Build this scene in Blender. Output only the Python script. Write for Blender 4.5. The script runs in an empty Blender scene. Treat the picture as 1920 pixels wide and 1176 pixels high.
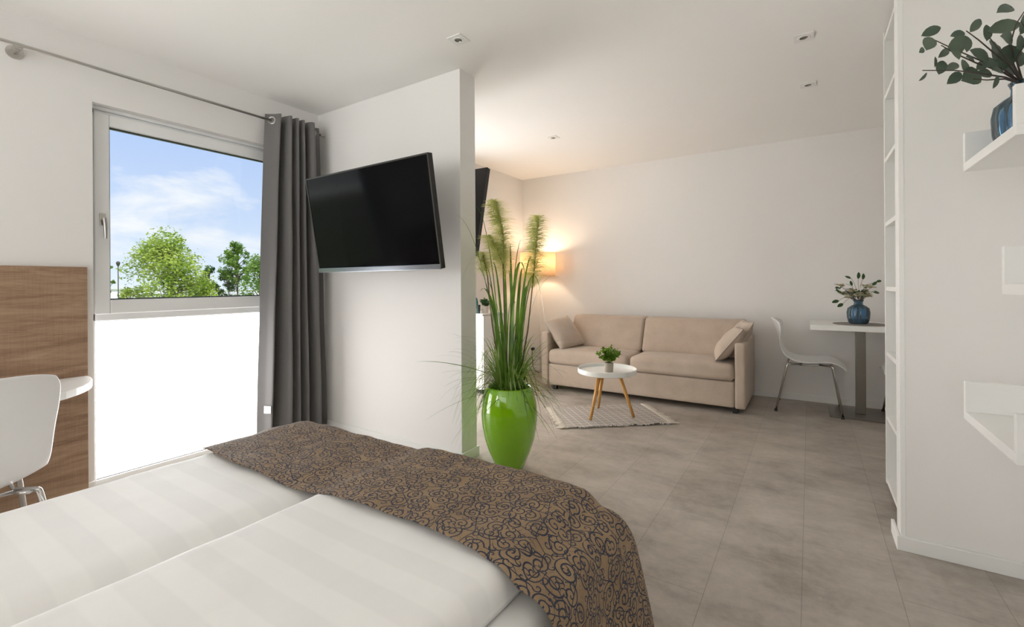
import bpy, math, random
from mathutils import Vector, Matrix, noise
S = bpy.context.scene
COL = S.collection
PI = math.pi
RND = random.Random(7)

# ------------------------------------------------------------------ camera
H = 2.578                                     # ceiling height
cam = bpy.data.cameras.new('camera'); co = bpy.data.objects.new('camera', cam); COL.objects.link(co)
YAW, FPX, HY, EYE = math.radians(32.9), 862.0, 531.4, 1.17
cam.lens = FPX / 1920 * 36; cam.sensor_width = 36; cam.shift_y = -(588 - HY) / 1920
cam.clip_start = .05; cam.clip_end = 600
co.matrix_world = Matrix.Translation((0, 0, EYE)) @ (Matrix.Rotation(YAW, 4, 'Z') @ Matrix.Rotation(PI / 2, 4, 'X') @ Matrix.Rotation(-math.radians(.35), 4, 'Z'))
S.camera = co
FW = Vector((-math.sin(YAW), math.cos(YAW), 0)); RT = Vector((math.cos(YAW), math.sin(YAW), 0))
def at(px, py, w):                            # a point of the room: sight line through a photo pixel, w metres deep
    a = math.radians(.35); x, y = px - 960, py - HY
    u = x * math.cos(a) - y * math.sin(a); v = y * math.cos(a) + x * math.sin(a)
    return Vector((0, 0, EYE)) + w * (FW + RT * (u / FPX) - Vector((0, 0, v / FPX)))

# ------------------------------------------------------------------ materials
def nodes(name):
    m = bpy.data.materials.new(name); m.use_nodes = True
    nt = m.node_tree; nt.nodes.clear()
    return m, nt, nt.nodes, nt.links
def N(nt, t, **kw):
    n = nt.nodes.new(t)
    for k, v in kw.items():
        if k in n.inputs: n.inputs[k].default_value = v
        else: setattr(n, k, v)
    return n
def out(nt, sock):
    o = nt.nodes.new('ShaderNodeOutputMaterial'); nt.links.new(sock, o.inputs[0])
def math_(nt, op, a, b=None, c=None):
    n = nt.nodes.new('ShaderNodeMath'); n.operation = op
    for i, x in enumerate((a, b, c)):
        if x is None: continue
        if isinstance(x, (int, float)): n.inputs[i].default_value = x
        else: nt.links.new(x, n.inputs[i])
    return n.outputs[0]
def mixc(nt, f, a, b):
    n = nt.nodes.new('ShaderNodeMix'); n.data_type = 'RGBA'
    for i, x in ((0, f), (6, a), (7, b)):
        if isinstance(x, (int, float)): n.inputs[i].default_value = x
        elif isinstance(x, tuple): n.inputs[i].default_value = (*x, 1)
        else: nt.links.new(x, n.inputs[i])
    return n.outputs[2]
def coords(nt, kind='Object', scale=(1, 1, 1), rot=(0, 0, 0)):
    t = nt.nodes.new('ShaderNodeTexCoord'); mp = nt.nodes.new('ShaderNodeMapping')
    mp.inputs['Scale'].default_value = scale; mp.inputs['Rotation'].default_value = rot
    nt.links.new(t.outputs[kind], mp.inputs[0]); return mp.outputs[0]
def noise_(nt, vec, scale, detail=3, rough=.5, dist=0):
    n = N(nt, 'ShaderNodeTexNoise', Scale=scale, Detail=detail, Roughness=rough, Distortion=dist)
    nt.links.new(vec, n.inputs['Vector']); return n.outputs['Fac']
def ramp(nt, f, stops):
    r = nt.nodes.new('ShaderNodeValToRGB'); e = r.color_ramp.elements
    while len(e) < len(stops): e.new(.5)
    for i, (p, c) in enumerate(stops): e[i].position = p; e[i].color = (*c, 1)
    nt.links.new(f, r.inputs[0]); return r.outputs[0]
def bump(nt, h, strength, dist=.01):
    b = N(nt, 'ShaderNodeBump', Strength=strength, Distance=dist); nt.links.new(h, b.inputs['Height']); return b.outputs[0]
def plain(name, col, rough=.5, metal=0, var=.04, nscale=30, bmp=0, coat=0, spec=.5, sheen=0):
    m, nt, _, L = nodes(name)
    p = N(nt, 'ShaderNodeBsdfPrincipled', Roughness=rough, Metallic=metal)
    p.inputs['Coat Weight'].default_value = coat; p.inputs['Specular IOR Level'].default_value = spec
    p.inputs['Sheen Weight'].default_value = sheen
    v = coords(nt); f = noise_(nt, v, nscale)
    L.new(mixc(nt, f, tuple(max(0, c * (1 - var)) for c in col), tuple(min(1, c * (1 + var)) for c in col)), p.inputs['Base Color'])
    if bmp: L.new(bump(nt, f, bmp, .002), p.inputs['Normal'])
    out(nt, p.outputs[0]); return m

M = {}
M['wall'] = plain('white_wall_paint', (.80, .787, .768), .85, nscale=3, var=.012)
M['ceil'] = plain('white_ceiling_paint', (.90, .89, .87), .9, nscale=2, var=.01)
M['trimw'] = plain('white_trim', (.80, .80, .78), .45, var=.01)
M['lamin'] = plain('white_laminate', (.83, .83, .81), .35, var=.01)
M['pvc'] = plain('white_window_frame', (.82, .83, .83), .35, var=.01)
M['plast'] = plain('white_plastic_shell', (.86, .86, .86), .28, var=.01)
M['chrome'] = plain('chrome', (.62, .61, .60), .12, 1, var=.02)
M['steel'] = plain('brushed_steel', (.24, .225, .20), .30, 1, var=.06, nscale=60)
M['nickel'] = plain('satin_nickel', (.55, .53, .50), .3, 1, var=.02)
M['black'] = plain('black_plastic', (.012, .012, .013), .4, var=.1)
M['rubber'] = plain('dark_rubber', (.02, .02, .02), .6, var=.1)
M['screen'] = plain('dark_glossy_screen', (.004, .004, .005), .10, var=.0, spec=.06)
M['tvstrip'] = plain('grey_metal_strip', (.22, .24, .27), .25, .9, var=.03)
M['bezel'] = plain('dark_bezel', (.06, .055, .05), .35, .6, var=.05)
M['green'] = plain('glossy_lime_glaze', (.21, .47, .001), .10, coat=1, var=.03, nscale=6, spec=.6)
M['soil'] = plain('dark_soil', (.02, .022, .012), .9, var=.5, nscale=90, bmp=.6)
M['beech'] = plain('light_beech_wood', (.60, .31, .085), .4, var=.18, nscale=40)
M['conc'] = plain('grey_concrete_pot', (.36, .32, .26), .8, var=.12, nscale=120)
M['terra'] = plain('pale_pink_pot', (.62, .52, .46), .6, var=.05)
M['sheet'] = plain('white_bed_sheet', (.88, .88, .86), .8, var=.015, nscale=5)
M['curtain'] = plain('grey_curtain_cloth', (.145, .14, .138), .75, var=.10, nscale=200, sheen=.25)
M['tag'] = plain('white_care_label', (.75, .77, .75), .6, var=.05, nscale=90)
M['trunk'] = plain('tree_bark', (.10, .075, .045), .9, var=.3, nscale=12)
M['stem'] = plain('plant_stem', (.11, .06, .025), .6, var=.3)
M['twig'] = plain('dark_twig', (.06, .045, .035), .7, var=.3)
M['outlet'] = plain('white_socket', (.78, .77, .74), .4, var=.01)
M['fringe'] = plain('cream_cotton_fringe', (.72, .66, .58), .95, var=.15, nscale=120)
M['farwall'] = plain('pale_concrete', (.55, .56, .56), .8, var=.1, nscale=1)
M['farwhite'] = plain('white_render', (.80, .80, .80), .7, var=.05, nscale=1)
M['meadow'] = plain('summer_meadow', (.26, .30, .12), .95, var=.3, nscale=.15)
M['asphalt'] = plain('pale_road', (.42, .42, .42), .9, var=.1, nscale=.5)
M['placemat'] = plain('grey_woven_placemat', (.27, .25, .235), .9, var=.25, nscale=220, bmp=.4)
M['cord'] = plain('white_cord', (.7, .7, .68), .5, var=.02)

def leafmat(name, a, b, nscale=14, transl=.35, rough=.5):
    m, nt, _, L = nodes(name)
    f = noise_(nt, coords(nt), nscale)
    c = ramp(nt, f, [(.3, a), (.7, b)])
    p = N(nt, 'ShaderNodeBsdfPrincipled', Roughness=rough); t = nt.nodes.new('ShaderNodeBsdfTranslucent')
    L.new(c, p.inputs['Base Color']); L.new(c, t.inputs[0])
    mx = N(nt, 'ShaderNodeMixShader'); mx.inputs[0].default_value = transl
    L.new(p.outputs[0], mx.inputs[1]); L.new(t.outputs[0], mx.inputs[2]); out(nt, mx.outputs[0]); return m
M['blade'] = leafmat('grass_blade', (.035, .10, .008), (.16, .30, .03), 9)
M['blade2'] = leafmat('pale_grass_blade', (.14, .25, .04), (.34, .45, .12), 9)
M['plume'] = leafmat('feathery_plume', (.62, .66, .20), (.86, .87, .45), 14, .5, .8)
M['euca'] = leafmat('eucalyptus_leaf', (.05, .085, .06), (.115, .155, .11), 6, .2)
M['herb'] = leafmat('small_green_leaf', (.05, .16, .01), (.26, .42, .03), 60)
M['darkherb'] = leafmat('dark_succulent_leaf', (.02, .06, .02), (.07, .14, .05), 60)
M['petal'] = leafmat('cream_petal', (.62, .58, .42), (.86, .83, .70), 40, .3, .7)
M['tleaf1'] = leafmat('bright_tree_leaf', (.17, .30, .02), (.50, .58, .10), .9, .4, .7)
M['tleaf2'] = leafmat('mid_tree_leaf', (.10, .22, .02), (.26, .38, .08), .9, .35, .7)
M['tleaf3'] = leafmat('deep_tree_leaf', (.05, .13, .02), (.13, .24, .05), .9, .3, .7)

def wood_panel():
    m, nt, _, L = nodes('sonoma_oak_laminate')
    v = coords(nt, scale=(1, .9, 9))
    w = noise_(nt, v, 2.2, 6, .62, .6)
    v2 = coords(nt, scale=(4, 5, 120)); g = noise_(nt, v2, 2.5, 4, .7)
    v3 = coords(nt, scale=(20, 90, 4)); sw = noise_(nt, v3, 2.0, 2, .5)
    f = math_(nt, 'ADD', math_(nt, 'MULTIPLY', w, .62), math_(nt, 'ADD', math_(nt, 'MULTIPLY', g, .28), math_(nt, 'MULTIPLY', sw, .10)))
    c = ramp(nt, f, [(.36, (.185, .105, .058)), (.48, (.30, .185, .112)), (.56, (.37, .24, .15)), (.66, (.45, .31, .205))])
    p = N(nt, 'ShaderNodeBsdfPrincipled', Roughness=.55); L.new(c, p.inputs['Base Color'])
    L.new(bump(nt, f, .12, .002), p.inputs['Normal']); out(nt, p.outputs[0]); return m
M['oak'] = wood_panel()

def floor_mat():
    m, nt, _, L = nodes('concrete_look_floor_tiles')
    v = coords(nt, 'Object', rot=(0, 0, PI / 2))
    mp = nt.nodes.new('ShaderNodeMapping'); mp.inputs['Location'].default_value = (.02 + .31, .03, 0)
    L.new(v, mp.inputs[0])
    br = nt.nodes.new('ShaderNodeTexBrick'); L.new(mp.outputs[0], br.inputs['Vector'])
    br.offset = .42; br.inputs['Scale'].default_value = 1; br.inputs['Brick Width'].default_value = .62; br.inputs['Row Height'].default_value = .31
    br.inputs['Mortar Size'].default_value = .0011; br.inputs['Mortar Smooth'].default_value = .2
    br.inputs['Color1'].default_value = (.0, .0, .0, 1); br.inputs['Color2'].default_value = (1, 1, 1, 1); br.inputs['Bias'].default_value = 0
    o = coords(nt); n1 = noise_(nt, o, 2.6, 6, .62, .4); n2 = noise_(nt, o, 22, 5, .7); n3 = noise_(nt, coords(nt, scale=(.6, 1.6, 1)), 5, 5, .6)
    f = math_(nt, 'ADD', math_(nt, 'MULTIPLY', n1, .45), math_(nt, 'ADD', math_(nt, 'MULTIPLY', n2, .25), math_(nt, 'MULTIPLY', n3, .3)))
    f = math_(nt, 'ADD', f, math_(nt, 'MULTIPLY', math_(nt, 'SUBTRACT', br.outputs['Color'], .5), .05))
    c = ramp(nt, f, [(.36, (.27, .235, .20)), (.5, (.39, .35, .308)), (.64, (.50, .455, .405))])
    c = mixc(nt, math_(nt, 'MULTIPLY', br.outputs['Fac'], .55), c, (.13, .115, .10))
    p = N(nt, 'ShaderNodeBsdfPrincipled', Roughness=.42); p.inputs['Specular IOR Level'].default_value = .35
    L.new(c, p.inputs['Base Color']); L.new(math_(nt, 'ADD', math_(nt, 'MULTIPLY', n2, .2), .34), p.inputs['Roughness'])
    out(nt, p.outputs[0]); return m
M['floor'] = floor_mat()

def fabric(name, a, b, sc=420):
    m, nt, _, L = nodes(name)
    o = coords(nt); n1 = noise_(nt, o, sc, 2, .6); n2 = noise_(nt, o, 7, 3, .5)
    f = math_(nt, 'ADD', math_(nt, 'MULTIPLY', n1, .7), math_(nt, 'MULTIPLY', n2, .3))
    p = N(nt, 'ShaderNodeBsdfPrincipled', Roughness=.9); p.inputs['Sheen Weight'].default_value = .2
    L.new(ramp(nt, f, [(.35, a), (.65, b)]), p.inputs['Base Color']); L.new(bump(nt, n1, .25, .002), p.inputs['Normal'])
    out(nt, p.outputs[0]); return m
M['sofa'] = fabric('beige_sofa_cloth', (.40, .32, .25), (.56, .46, .375))
M['pillow'] = fabric('beige_cushion_cloth', (.44, .36, .29), (.56, .47, .39))
M['piping'] = plain('dark_seam_piping', (.10, .085, .07), .8)

def duvet_mat():
    m, nt, _, L = nodes('white_damask_stripe')
    uv = coords(nt, 'UV'); sp = nt.nodes.new('ShaderNodeSeparateXYZ'); L.new(uv, sp.inputs[0])
    def stripe(s, per, soft=.06):
        t = math_(nt, 'ABSOLUTE', math_(nt, 'SUBTRACT', math_(nt, 'FRACT', math_(nt, 'DIVIDE', s, per)), .5))
        r = N(nt, 'ShaderNodeMapRange'); r.inputs[1].default_value = .25 - soft / 2; r.inputs[2].default_value = .25 + soft / 2
        L.new(t, r.inputs[0]); return r.outputs[0]
    a, b = stripe(sp.outputs[1], .13), stripe(sp.outputs[0], .24)
    f = math_(nt, 'ADD', math_(nt, 'MULTIPLY', a, .8), math_(nt, 'MULTIPLY', b, .2))
    p = N(nt, 'ShaderNodeBsdfPrincipled', Roughness=.6)
    L.new(mixc(nt, f, (.885, .885, .875), (.93, .93, .915)), p.inputs['Base Color'])
    out(nt, p.outputs[0]); return m
M['duvet'] = duvet_mat()

def scroll_mat():
    m, nt, _, L = nodes('brown_cloth_with_navy_scrolls')
    base = coords(nt, 'UV')
    wn = N(nt, 'ShaderNodeTexNoise', Scale=9.0, Detail=1.0); L.new(base, wn.inputs['Vector'])
    vm = nt.nodes.new('ShaderNodeVectorMath'); vm.operation = 'MULTIPLY_ADD'
    vm.inputs[1].default_value = (.018, .018, 0); L.new(wn.outputs['Color'], vm.inputs[0]); L.new(base, vm.inputs[2])
    vec = vm.outputs[0]
    mask = None
    for sc, off, turns, w in ((19.0, 0, 1.6, .27), (30.0, 3.7, 1.15, .25)):
        mp = nt.nodes.new('ShaderNodeMapping'); mp.inputs['Location'].default_value = (off, off * .37, 0); mp.inputs['Scale'].default_value = (sc, sc, 1)
        L.new(vec, mp.inputs[0])
        vo = nt.nodes.new('ShaderNodeTexVoronoi'); vo.voronoi_dimensions = '2D'; vo.inputs['Scale'].default_value = 1; vo.inputs['Randomness'].default_value = .75
        L.new(mp.outputs[0], vo.inputs['Vector'])
        d = nt.nodes.new('ShaderNodeVectorMath'); d.operation = 'SUBTRACT'; L.new(mp.outputs[0], d.inputs[0]); L.new(vo.outputs['Position'], d.inputs[1])
        s = nt.nodes.new('ShaderNodeSeparateXYZ'); L.new(d.outputs[0], s.inputs[0])
        th = math_(nt, 'ARCTAN2', s.outputs[1], s.outputs[0])
        cs = nt.nodes.new('ShaderNodeSeparateColor'); L.new(vo.outputs['Color'], cs.inputs[0])
        hand = math_(nt, 'SUBTRACT', math_(nt, 'MULTIPLY', math_(nt, 'GREATER_THAN', cs.outputs[0], .5), 2), 1)
        ph = math_(nt, 'ADD', math_(nt, 'MULTIPLY', math_(nt, 'MULTIPLY', th, hand), 1 / (2 * PI)), cs.outputs[1])
        r = vo.outputs['Distance']
        fr = math_(nt, 'FRACT', math_(nt, 'ADD', math_(nt, 'MULTIPLY', r, turns * 2.2), ph))
        ln = math_(nt, 'LESS_THAN', math_(nt, 'ABSOLUTE', math_(nt, 'SUBTRACT', fr, .5)), w / 2)
        ln = math_(nt, 'MULTIPLY', ln, math_(nt, 'LESS_THAN', r, .62 if off == 0 else .40))
        mask = ln if mask is None else math_(nt, 'MAXIMUM', mask, ln)
        if off == 0:                          # vine lines that join the curls
            ve = nt.nodes.new('ShaderNodeTexVoronoi'); ve.voronoi_dimensions = '2D'; ve.feature = 'DISTANCE_TO_EDGE'
            ve.inputs['Scale'].default_value = .62; ve.inputs['Randomness'].default_value = 1; L.new(mp.outputs[0], ve.inputs['Vector'])
            mask = math_(nt, 'MAXIMUM', mask, math_(nt, 'LESS_THAN', ve.outputs['Distance'], .016))
        else:
            keep = math_(nt, 'GREATER_THAN', cs.outputs[2], .0)
    o = coords(nt, 'UV', (1, 1, 1)); n1 = noise_(nt, coords(nt, 'UV', (160, 900, 1)), 1, 2, .6); n2 = noise_(nt, o, 12, 3)
    g = ramp(nt, math_(nt, 'ADD', math_(nt, 'MULTIPLY', n1, .6), math_(nt, 'MULTIPLY', n2, .4)), [(.35, (.19, .125, .068)), (.65, (.36, .25, .145))])
    c = mixc(nt, mask, g, (.018, .022, .045))
    p = N(nt, 'ShaderNodeBsdfPrincipled', Roughness=.75); p.inputs['Sheen Weight'].default_value = .05
    L.new(c, p.inputs['Base Color']); L.new(bump(nt, mask, .25, .003), p.inputs['Normal']); out(nt, p.outputs[0]); return m
M['scroll'] = scroll_mat()

def rug_mat():
    m, nt, _, L = nodes('woven_diamond_rug')
    uv = coords(nt, 'Object'); s = nt.nodes.new('ShaderNodeSeparateXYZ'); L.new(uv, s.inputs[0])
    a = math_(nt, 'MULTIPLY', math_(nt, 'ADD', s.outputs[0], s.outputs[1]), 11.0); b = math_(nt, 'MULTIPLY', math_(nt, 'SUBTRACT', s.outputs[0], s.outputs[1]), 11.0)
    da = math_(nt, 'ABSOLUTE', math_(nt, 'SUBTRACT', math_(nt, 'FRACT', a), .5)); db = math_(nt, 'ABSOLUTE', math_(nt, 'SUBTRACT', math_(nt, 'FRACT', b), .5))
    mx = math_(nt, 'MAXIMUM', da, db)
    ring = math_(nt, 'LESS_THAN', math_(nt, 'FRACT', math_(nt, 'MULTIPLY', mx, 6.0)), .5)
    wv = noise_(nt, coords(nt, scale=(260, 420, 1)), 1, 2, .6)
    c = mixc(nt, ring, (.66, .61, .56), (.085, .08, .08)); c = mixc(nt, math_(nt, 'MULTIPLY', wv, .25), c, (.50, .46, .42))
    p = N(nt, 'ShaderNodeBsdfPrincipled', Roughness=.95); L.new(c, p.inputs['Base Color']); L.new(bump(nt, wv, .4, .003), p.inputs['Normal'])
    out(nt, p.outputs[0]); return m
M['rug'] = rug_mat()

def glass_clear():
    m, nt, _, L = nodes('clear_window_glass')
    t = nt.nodes.new('ShaderNodeBsdfTransparent'); g = N(nt, 'ShaderNodeBsdfGlossy', Roughness=.02)
    t.inputs[0].default_value = (.97, .985, .98, 1)
    fr = N(nt, 'ShaderNodeFresnel', IOR=1.35); n = noise_(nt, coords(nt), 1.5)
    mx = N(nt, 'ShaderNodeMixShader'); L.new(math_(nt, 'MULTIPLY', fr.outputs[0], math_(nt, 'ADD', .9, math_(nt, 'MULTIPLY', n, .1))), mx.inputs[0])
    L.new(t.outputs[0], mx.inputs[1]); L.new(g.outputs[0], mx.inputs[2]); out(nt, mx.outputs[0]); return m
M['glass'] = glass_clear()
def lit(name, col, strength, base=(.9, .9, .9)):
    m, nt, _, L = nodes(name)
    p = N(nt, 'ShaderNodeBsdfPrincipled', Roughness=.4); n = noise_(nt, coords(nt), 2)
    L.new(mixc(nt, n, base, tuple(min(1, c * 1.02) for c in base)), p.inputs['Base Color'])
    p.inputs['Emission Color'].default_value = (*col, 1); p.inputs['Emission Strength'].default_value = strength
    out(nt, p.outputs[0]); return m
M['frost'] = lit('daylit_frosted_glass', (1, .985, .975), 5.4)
M['blind'] = lit('glowing_fill_blind', (1, .98, .96), 6.8)  # emission added to light the room from out of view
def glass_blue(name, col):
    m, nt, _, L = nodes(name)
    g = N(nt, 'ShaderNodeBsdfRefraction', Roughness=.0, IOR=1.02); t = nt.nodes.new('ShaderNodeBsdfTransparent')
    n = noise_(nt, coords(nt, scale=(1, 1, .15)), 30)
    c = mixc(nt, n, tuple(x * .8 for x in col), tuple(min(1, x * 1.15) for x in col)); L.new(c, t.inputs[0])
    gl = N(nt, 'ShaderNodeBsdfGlossy', Roughness=.05); fr = N(nt, 'ShaderNodeFresnel', IOR=1.5)
    d = nt.nodes.new('ShaderNodeBsdfDiffuse'); L.new(c, d.inputs[0])
    m1 = N(nt, 'ShaderNodeMixShader'); m1.inputs[0].default_value = .12; L.new(t.outputs[0], m1.inputs[1]); L.new(d.outputs[0], m1.inputs[2])
    m2 = N(nt, 'ShaderNodeMixShader'); L.new(fr.outputs[0], m2.inputs[0]); L.new(m1.outputs[0], m2.inputs[1]); L.new(gl.outputs[0], m2.inputs[2])
    out(nt, m2.outputs[0]); return m
M['bluegl'] = glass_blue('blue_ribbed_glass', (.42, .64, .80))
M['teal'] = glass_blue('teal_glass', (.22, .60, .60))
M['paleteal'] = glass_blue('pale_teal_glass', (.45, .68, .68))
def shade_mat():
    m, nt, _, L = nodes('orange_linen_shade')
    n = noise_(nt, coords(nt, scale=(200, 200, 60)), 1)
    c = mixc(nt, n, (.84, .68, .50), (.90, .75, .57)); d = nt.nodes.new('ShaderNodeBsdfDiffuse'); t = nt.nodes.new('ShaderNodeBsdfTranslucent')
    L.new(c, d.inputs[0]); L.new(c, t.inputs[0]); mx = N(nt, 'ShaderNodeMixShader'); mx.inputs[0].default_value = .62
    L.new(d.outputs[0], mx.inputs[1]); L.new(t.outputs[0], mx.inputs[2]); out(nt, mx.outputs[0]); return m
M['shade'] = shade_mat()
M['bulb'] = lit('warm_bulb', (1, .70, .42), 25.0)

# ------------------------------------------------------------------ object helpers
def tag(o, label=None, cat=None, group=None, kind=None):
    for k, v in (('label', label), ('category', cat), ('group', group), ('kind', kind)):
        if v: o[k] = v
    return o
def empty(name, loc=(0, 0, 0), label=None, cat=None, group=None, kind=None, rz=0):
    o = bpy.data.objects.new(name, None); COL.objects.link(o); o.location = loc; o.rotation_euler = (0, 0, rz)
    o.empty_display_size = .1; ORG[o.name] = Vector(loc)
    return tag(o, label, cat, group, kind)
ORG = {}
class MB:
    def __init__(s): s.v, s.f, s.mi, s.uv = [], [], [], None
    def add(s, vs, fs, mi=0):
        n = len(s.v); s.v += [Vector(p) for p in vs]; s.f += [tuple(i + n for i in f) for f in fs]; s.mi += [mi] * len(fs); return s
    def box(s, x0, x1, y0, y1, z0, z1, mi=0):
        return s.add([(x, y, z) for x in (x0, x1) for y in (y0, y1) for z in (z0, z1)],
                     [(0, 1, 3, 2), (4, 6, 7, 5), (0, 4, 5, 1), (2, 3, 7, 6), (0, 2, 6, 4), (1, 5, 7, 3)], mi)
    def tube(s, pts, r, n=10, mi=0, cap=True):
        pts = [Vector(p) for p in pts]; rs = r if isinstance(r, (list, tuple)) else [r] * len(pts)
        vs, up = [], None
        for i, p in enumerate(pts):
            d = (pts[min(i + 1, len(pts) - 1)] - pts[max(i - 1, 0)]).normalized()
            if up is None: up = Vector((0, 0, 1)) if abs(d.z) < .9 else Vector((1, 0, 0))
            a = d.cross(up).normalized(); b = a.cross(d); up = b
            vs += [p + (a * math.cos(2 * PI * k / n) + b * math.sin(2 * PI * k / n)) * rs[i] for k in range(n)]
        m = len(pts); fs = [(i * n + k, i * n + (k + 1) % n, (i + 1) * n + (k + 1) % n, (i + 1) * n + k) for i in range(m - 1) for k in range(n)]
        if cap: fs += [tuple(range(n - 1, -1, -1)), tuple((m - 1) * n + k for k in range(n))]
        return s.add(vs, fs, mi)
    def lathe(s, prof, c=(0, 0, 0), n=48, mi=0, rib=None):
        vs = []
        for r, z in prof:
            for k in range(n):
                a = 2 * PI * k / n; q = r * (1 + (rib[1] * math.cos(rib[0] * a) if rib and r > .02 else 0))
                vs.append((c[0] + q * math.cos(a), c[1] + q * math.sin(a), c[2] + z))
        m = len(prof); return s.add(vs, [(i * n + k, i * n + (k + 1) % n, (i + 1) * n + (k + 1) % n, (i + 1) * n + k) for i in range(m - 1) for k in range(n)], mi)
    def grid(s, fn, nu, nv, mi=0, flip=False):
        vs = [fn(i / nu, j / nv) for i in range(nu + 1) for j in range(nv + 1)]; w = nv + 1
        fs = [(i * w + j, (i + 1) * w + j, (i + 1) * w + j + 1, i * w + j + 1) for i in range(nu) for j in range(nv)]
        if flip: fs = [f[::-1] for f in fs]
        return s.add(vs, fs, mi)
    def prism(s, poly, z0, z1, mi=0):
        n = len(poly); vs = [(x, y, z) for z in (z0, z1) for x, y in poly]
        return s.add(vs, [tuple(range(n - 1, -1, -1)), tuple(range(n, 2 * n))] + [(k, (k + 1) % n, n + (k + 1) % n, n + k) for k in range(n)], mi)
    def rbox(s, x0, x1, y0, y1, z0, z1, r, n=10, warp=None, mi=0):   # rounded, softly subdivided box
        c = Vector(((x0 + x1) / 2, (y0 + y1) / 2, (z0 + z1) / 2)); h = Vector(((x1 - x0) / 2, (y1 - y0) / 2, (z1 - z0) / 2))
        inn = Vector([max(1e-4, q - r) for q in h])
        def spread(t, hh):                    # cluster samples in the rounded rim
            t = 2 * t - 1; e = min(.95, (hh - r) / hh) if hh > r else 0
            a = abs(t); q = a / .6 * e if a < .6 else e + (a - .6) / .4 * (1 - e)
            return math.copysign(q, t)
        for ax in range(3):
            for sg in (-1, 1):
                b, d = (ax + 1) % 3, (ax + 2) % 3
                def fn(u, w):
                    p = Vector((0, 0, 0)); p[ax] = sg * h[ax]; p[b] = spread(u, h[b]) * h[b]; p[d] = spread(w, h[d]) * h[d]
                    q = Vector([max(-inn[k], min(inn[k], p[k])) for k in range(3)]); e = p - q
                    if e.length > 1e-9: e = e.normalized() * r
                    q = q + e
                    if warp: q = warp(q, h)
                    return c + q
                s.grid(fn, n, n, mi, flip=(sg < 0))
        return s
    def strip(s, pts, widths, side, mi=0, fold=0):
        vs = []
        for p, w in zip(pts, widths):
            vs += [Vector(p) - side * w, Vector(p) + Vector((0, 0, -fold * w)), Vector(p) + side * w]
        fs = []
        for i in range(len(pts) - 1):
            fs += [(3 * i, 3 * i + 1, 3 * i + 4, 3 * i + 3), (3 * i + 1, 3 * i + 2, 3 * i + 5, 3 * i + 4)]
        return s.add(vs, fs, mi)
    def leaf(s, c, ax, nrm, ln, wd, mi=0, bend=.15):
        ax = Vector(ax).normalized(); nrm = Vector(nrm); sd = ax.cross(nrm)
        sd = sd.normalized() if sd.length > 1e-6 else ax.orthogonal().normalized(); nn = sd.cross(ax)
        c = Vector(c); rows = []
        for t, w in ((0, .06), (.12, .55), (.3, .92), (.5, 1), (.7, .88), (.88, .5), (1, .05)):
            p = c + ax * (t * ln) - nn * (bend * ln * (t - .5) ** 2 * 2)
            rows.append((p - sd * w * wd / 2 + nn * .08 * wd, p, p + sd * w * wd / 2 + nn * .08 * wd))
        vs = [q for r in rows for q in r]; fs = []
        for i in range(len(rows) - 1):
            fs += [(3 * i, 3 * i + 1, 3 * i + 4, 3 * i + 3), (3 * i + 1, 3 * i + 2, 3 * i + 5, 3 * i + 4)]
        return s.add(vs, fs, mi)
    def build(s, name, mats, parent=None, loc=None, smooth=False, bevel=0, merge=False, uv=None, solid=0, sub=0, kind=None):
        if not isinstance(mats, (list, tuple)): mats = [mats]
        root = parent
        org = Vector((0, 0, 0))
        while root is not None:
            if root.name in ORG: org = ORG[root.name]
            root = root.parent
        if parent is None and loc is not None: org = Vector(loc)
        me = bpy.data.meshes.new(name)
        me.from_pydata([tuple(p - org) for p in s.v], [], s.f); me.validate()
        for m in mats: me.materials.append(m)
        if len(me.polygons) == len(s.mi): me.polygons.foreach_set('material_index', s.mi)
        if uv:
            lay = me.uv_layers.new(name='UVMap')
            for lp in me.loops: lay.data[lp.index].uv = uv[lp.vertex_index]
        if merge:
            import bmesh
            b = bmesh.new(); b.from_mesh(me); bmesh.ops.remove_doubles(b, verts=b.verts, dist=1e-5); bmesh.ops.recalc_face_normals(b, faces=b.faces); b.to_mesh(me); b.free()
        if smooth:
            for p in me.polygons: p.use_smooth = True
        o = bpy.data.objects.new(name, me); COL.objects.link(o)
        if parent is not None: o.parent = parent
        elif loc is not None: o.location = loc
        if solid: md = o.modifiers.new('solid', 'SOLIDIFY'); md.thickness = solid; md.offset = 0
        if sub: md = o.modifiers.new('sub', 'SUBSURF'); md.levels = md.render_levels = sub
        if bevel:
            md = o.modifiers.new('bevel', 'BEVEL'); md.width = bevel; md.segments = 2; md.limit_method = 'ANGLE'; md.angle_limit = .6
        if kind: o['kind'] = kind
        me.update(); return o
def copy_tree(o, parent=None):
    c = o.copy(); COL.objects.link(c)
    if parent is not None: c.parent = parent
    for ch in list(o.children): copy_tree(ch, c)
    return c
def bez(p0, p1, p2, p3, n=12):
    return [Vector(p0) * (1 - t) ** 3 + Vector(p1) * 3 * t * (1 - t) ** 2 + Vector(p2) * 3 * t * t * (1 - t) + Vector(p3) * t ** 3 for t in [i / n for i in range(n + 1)]]
def struct(name, mb, mat, **kw):
    o = mb.build(name, mat, **kw); o['kind'] = 'structure'; return o

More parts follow.
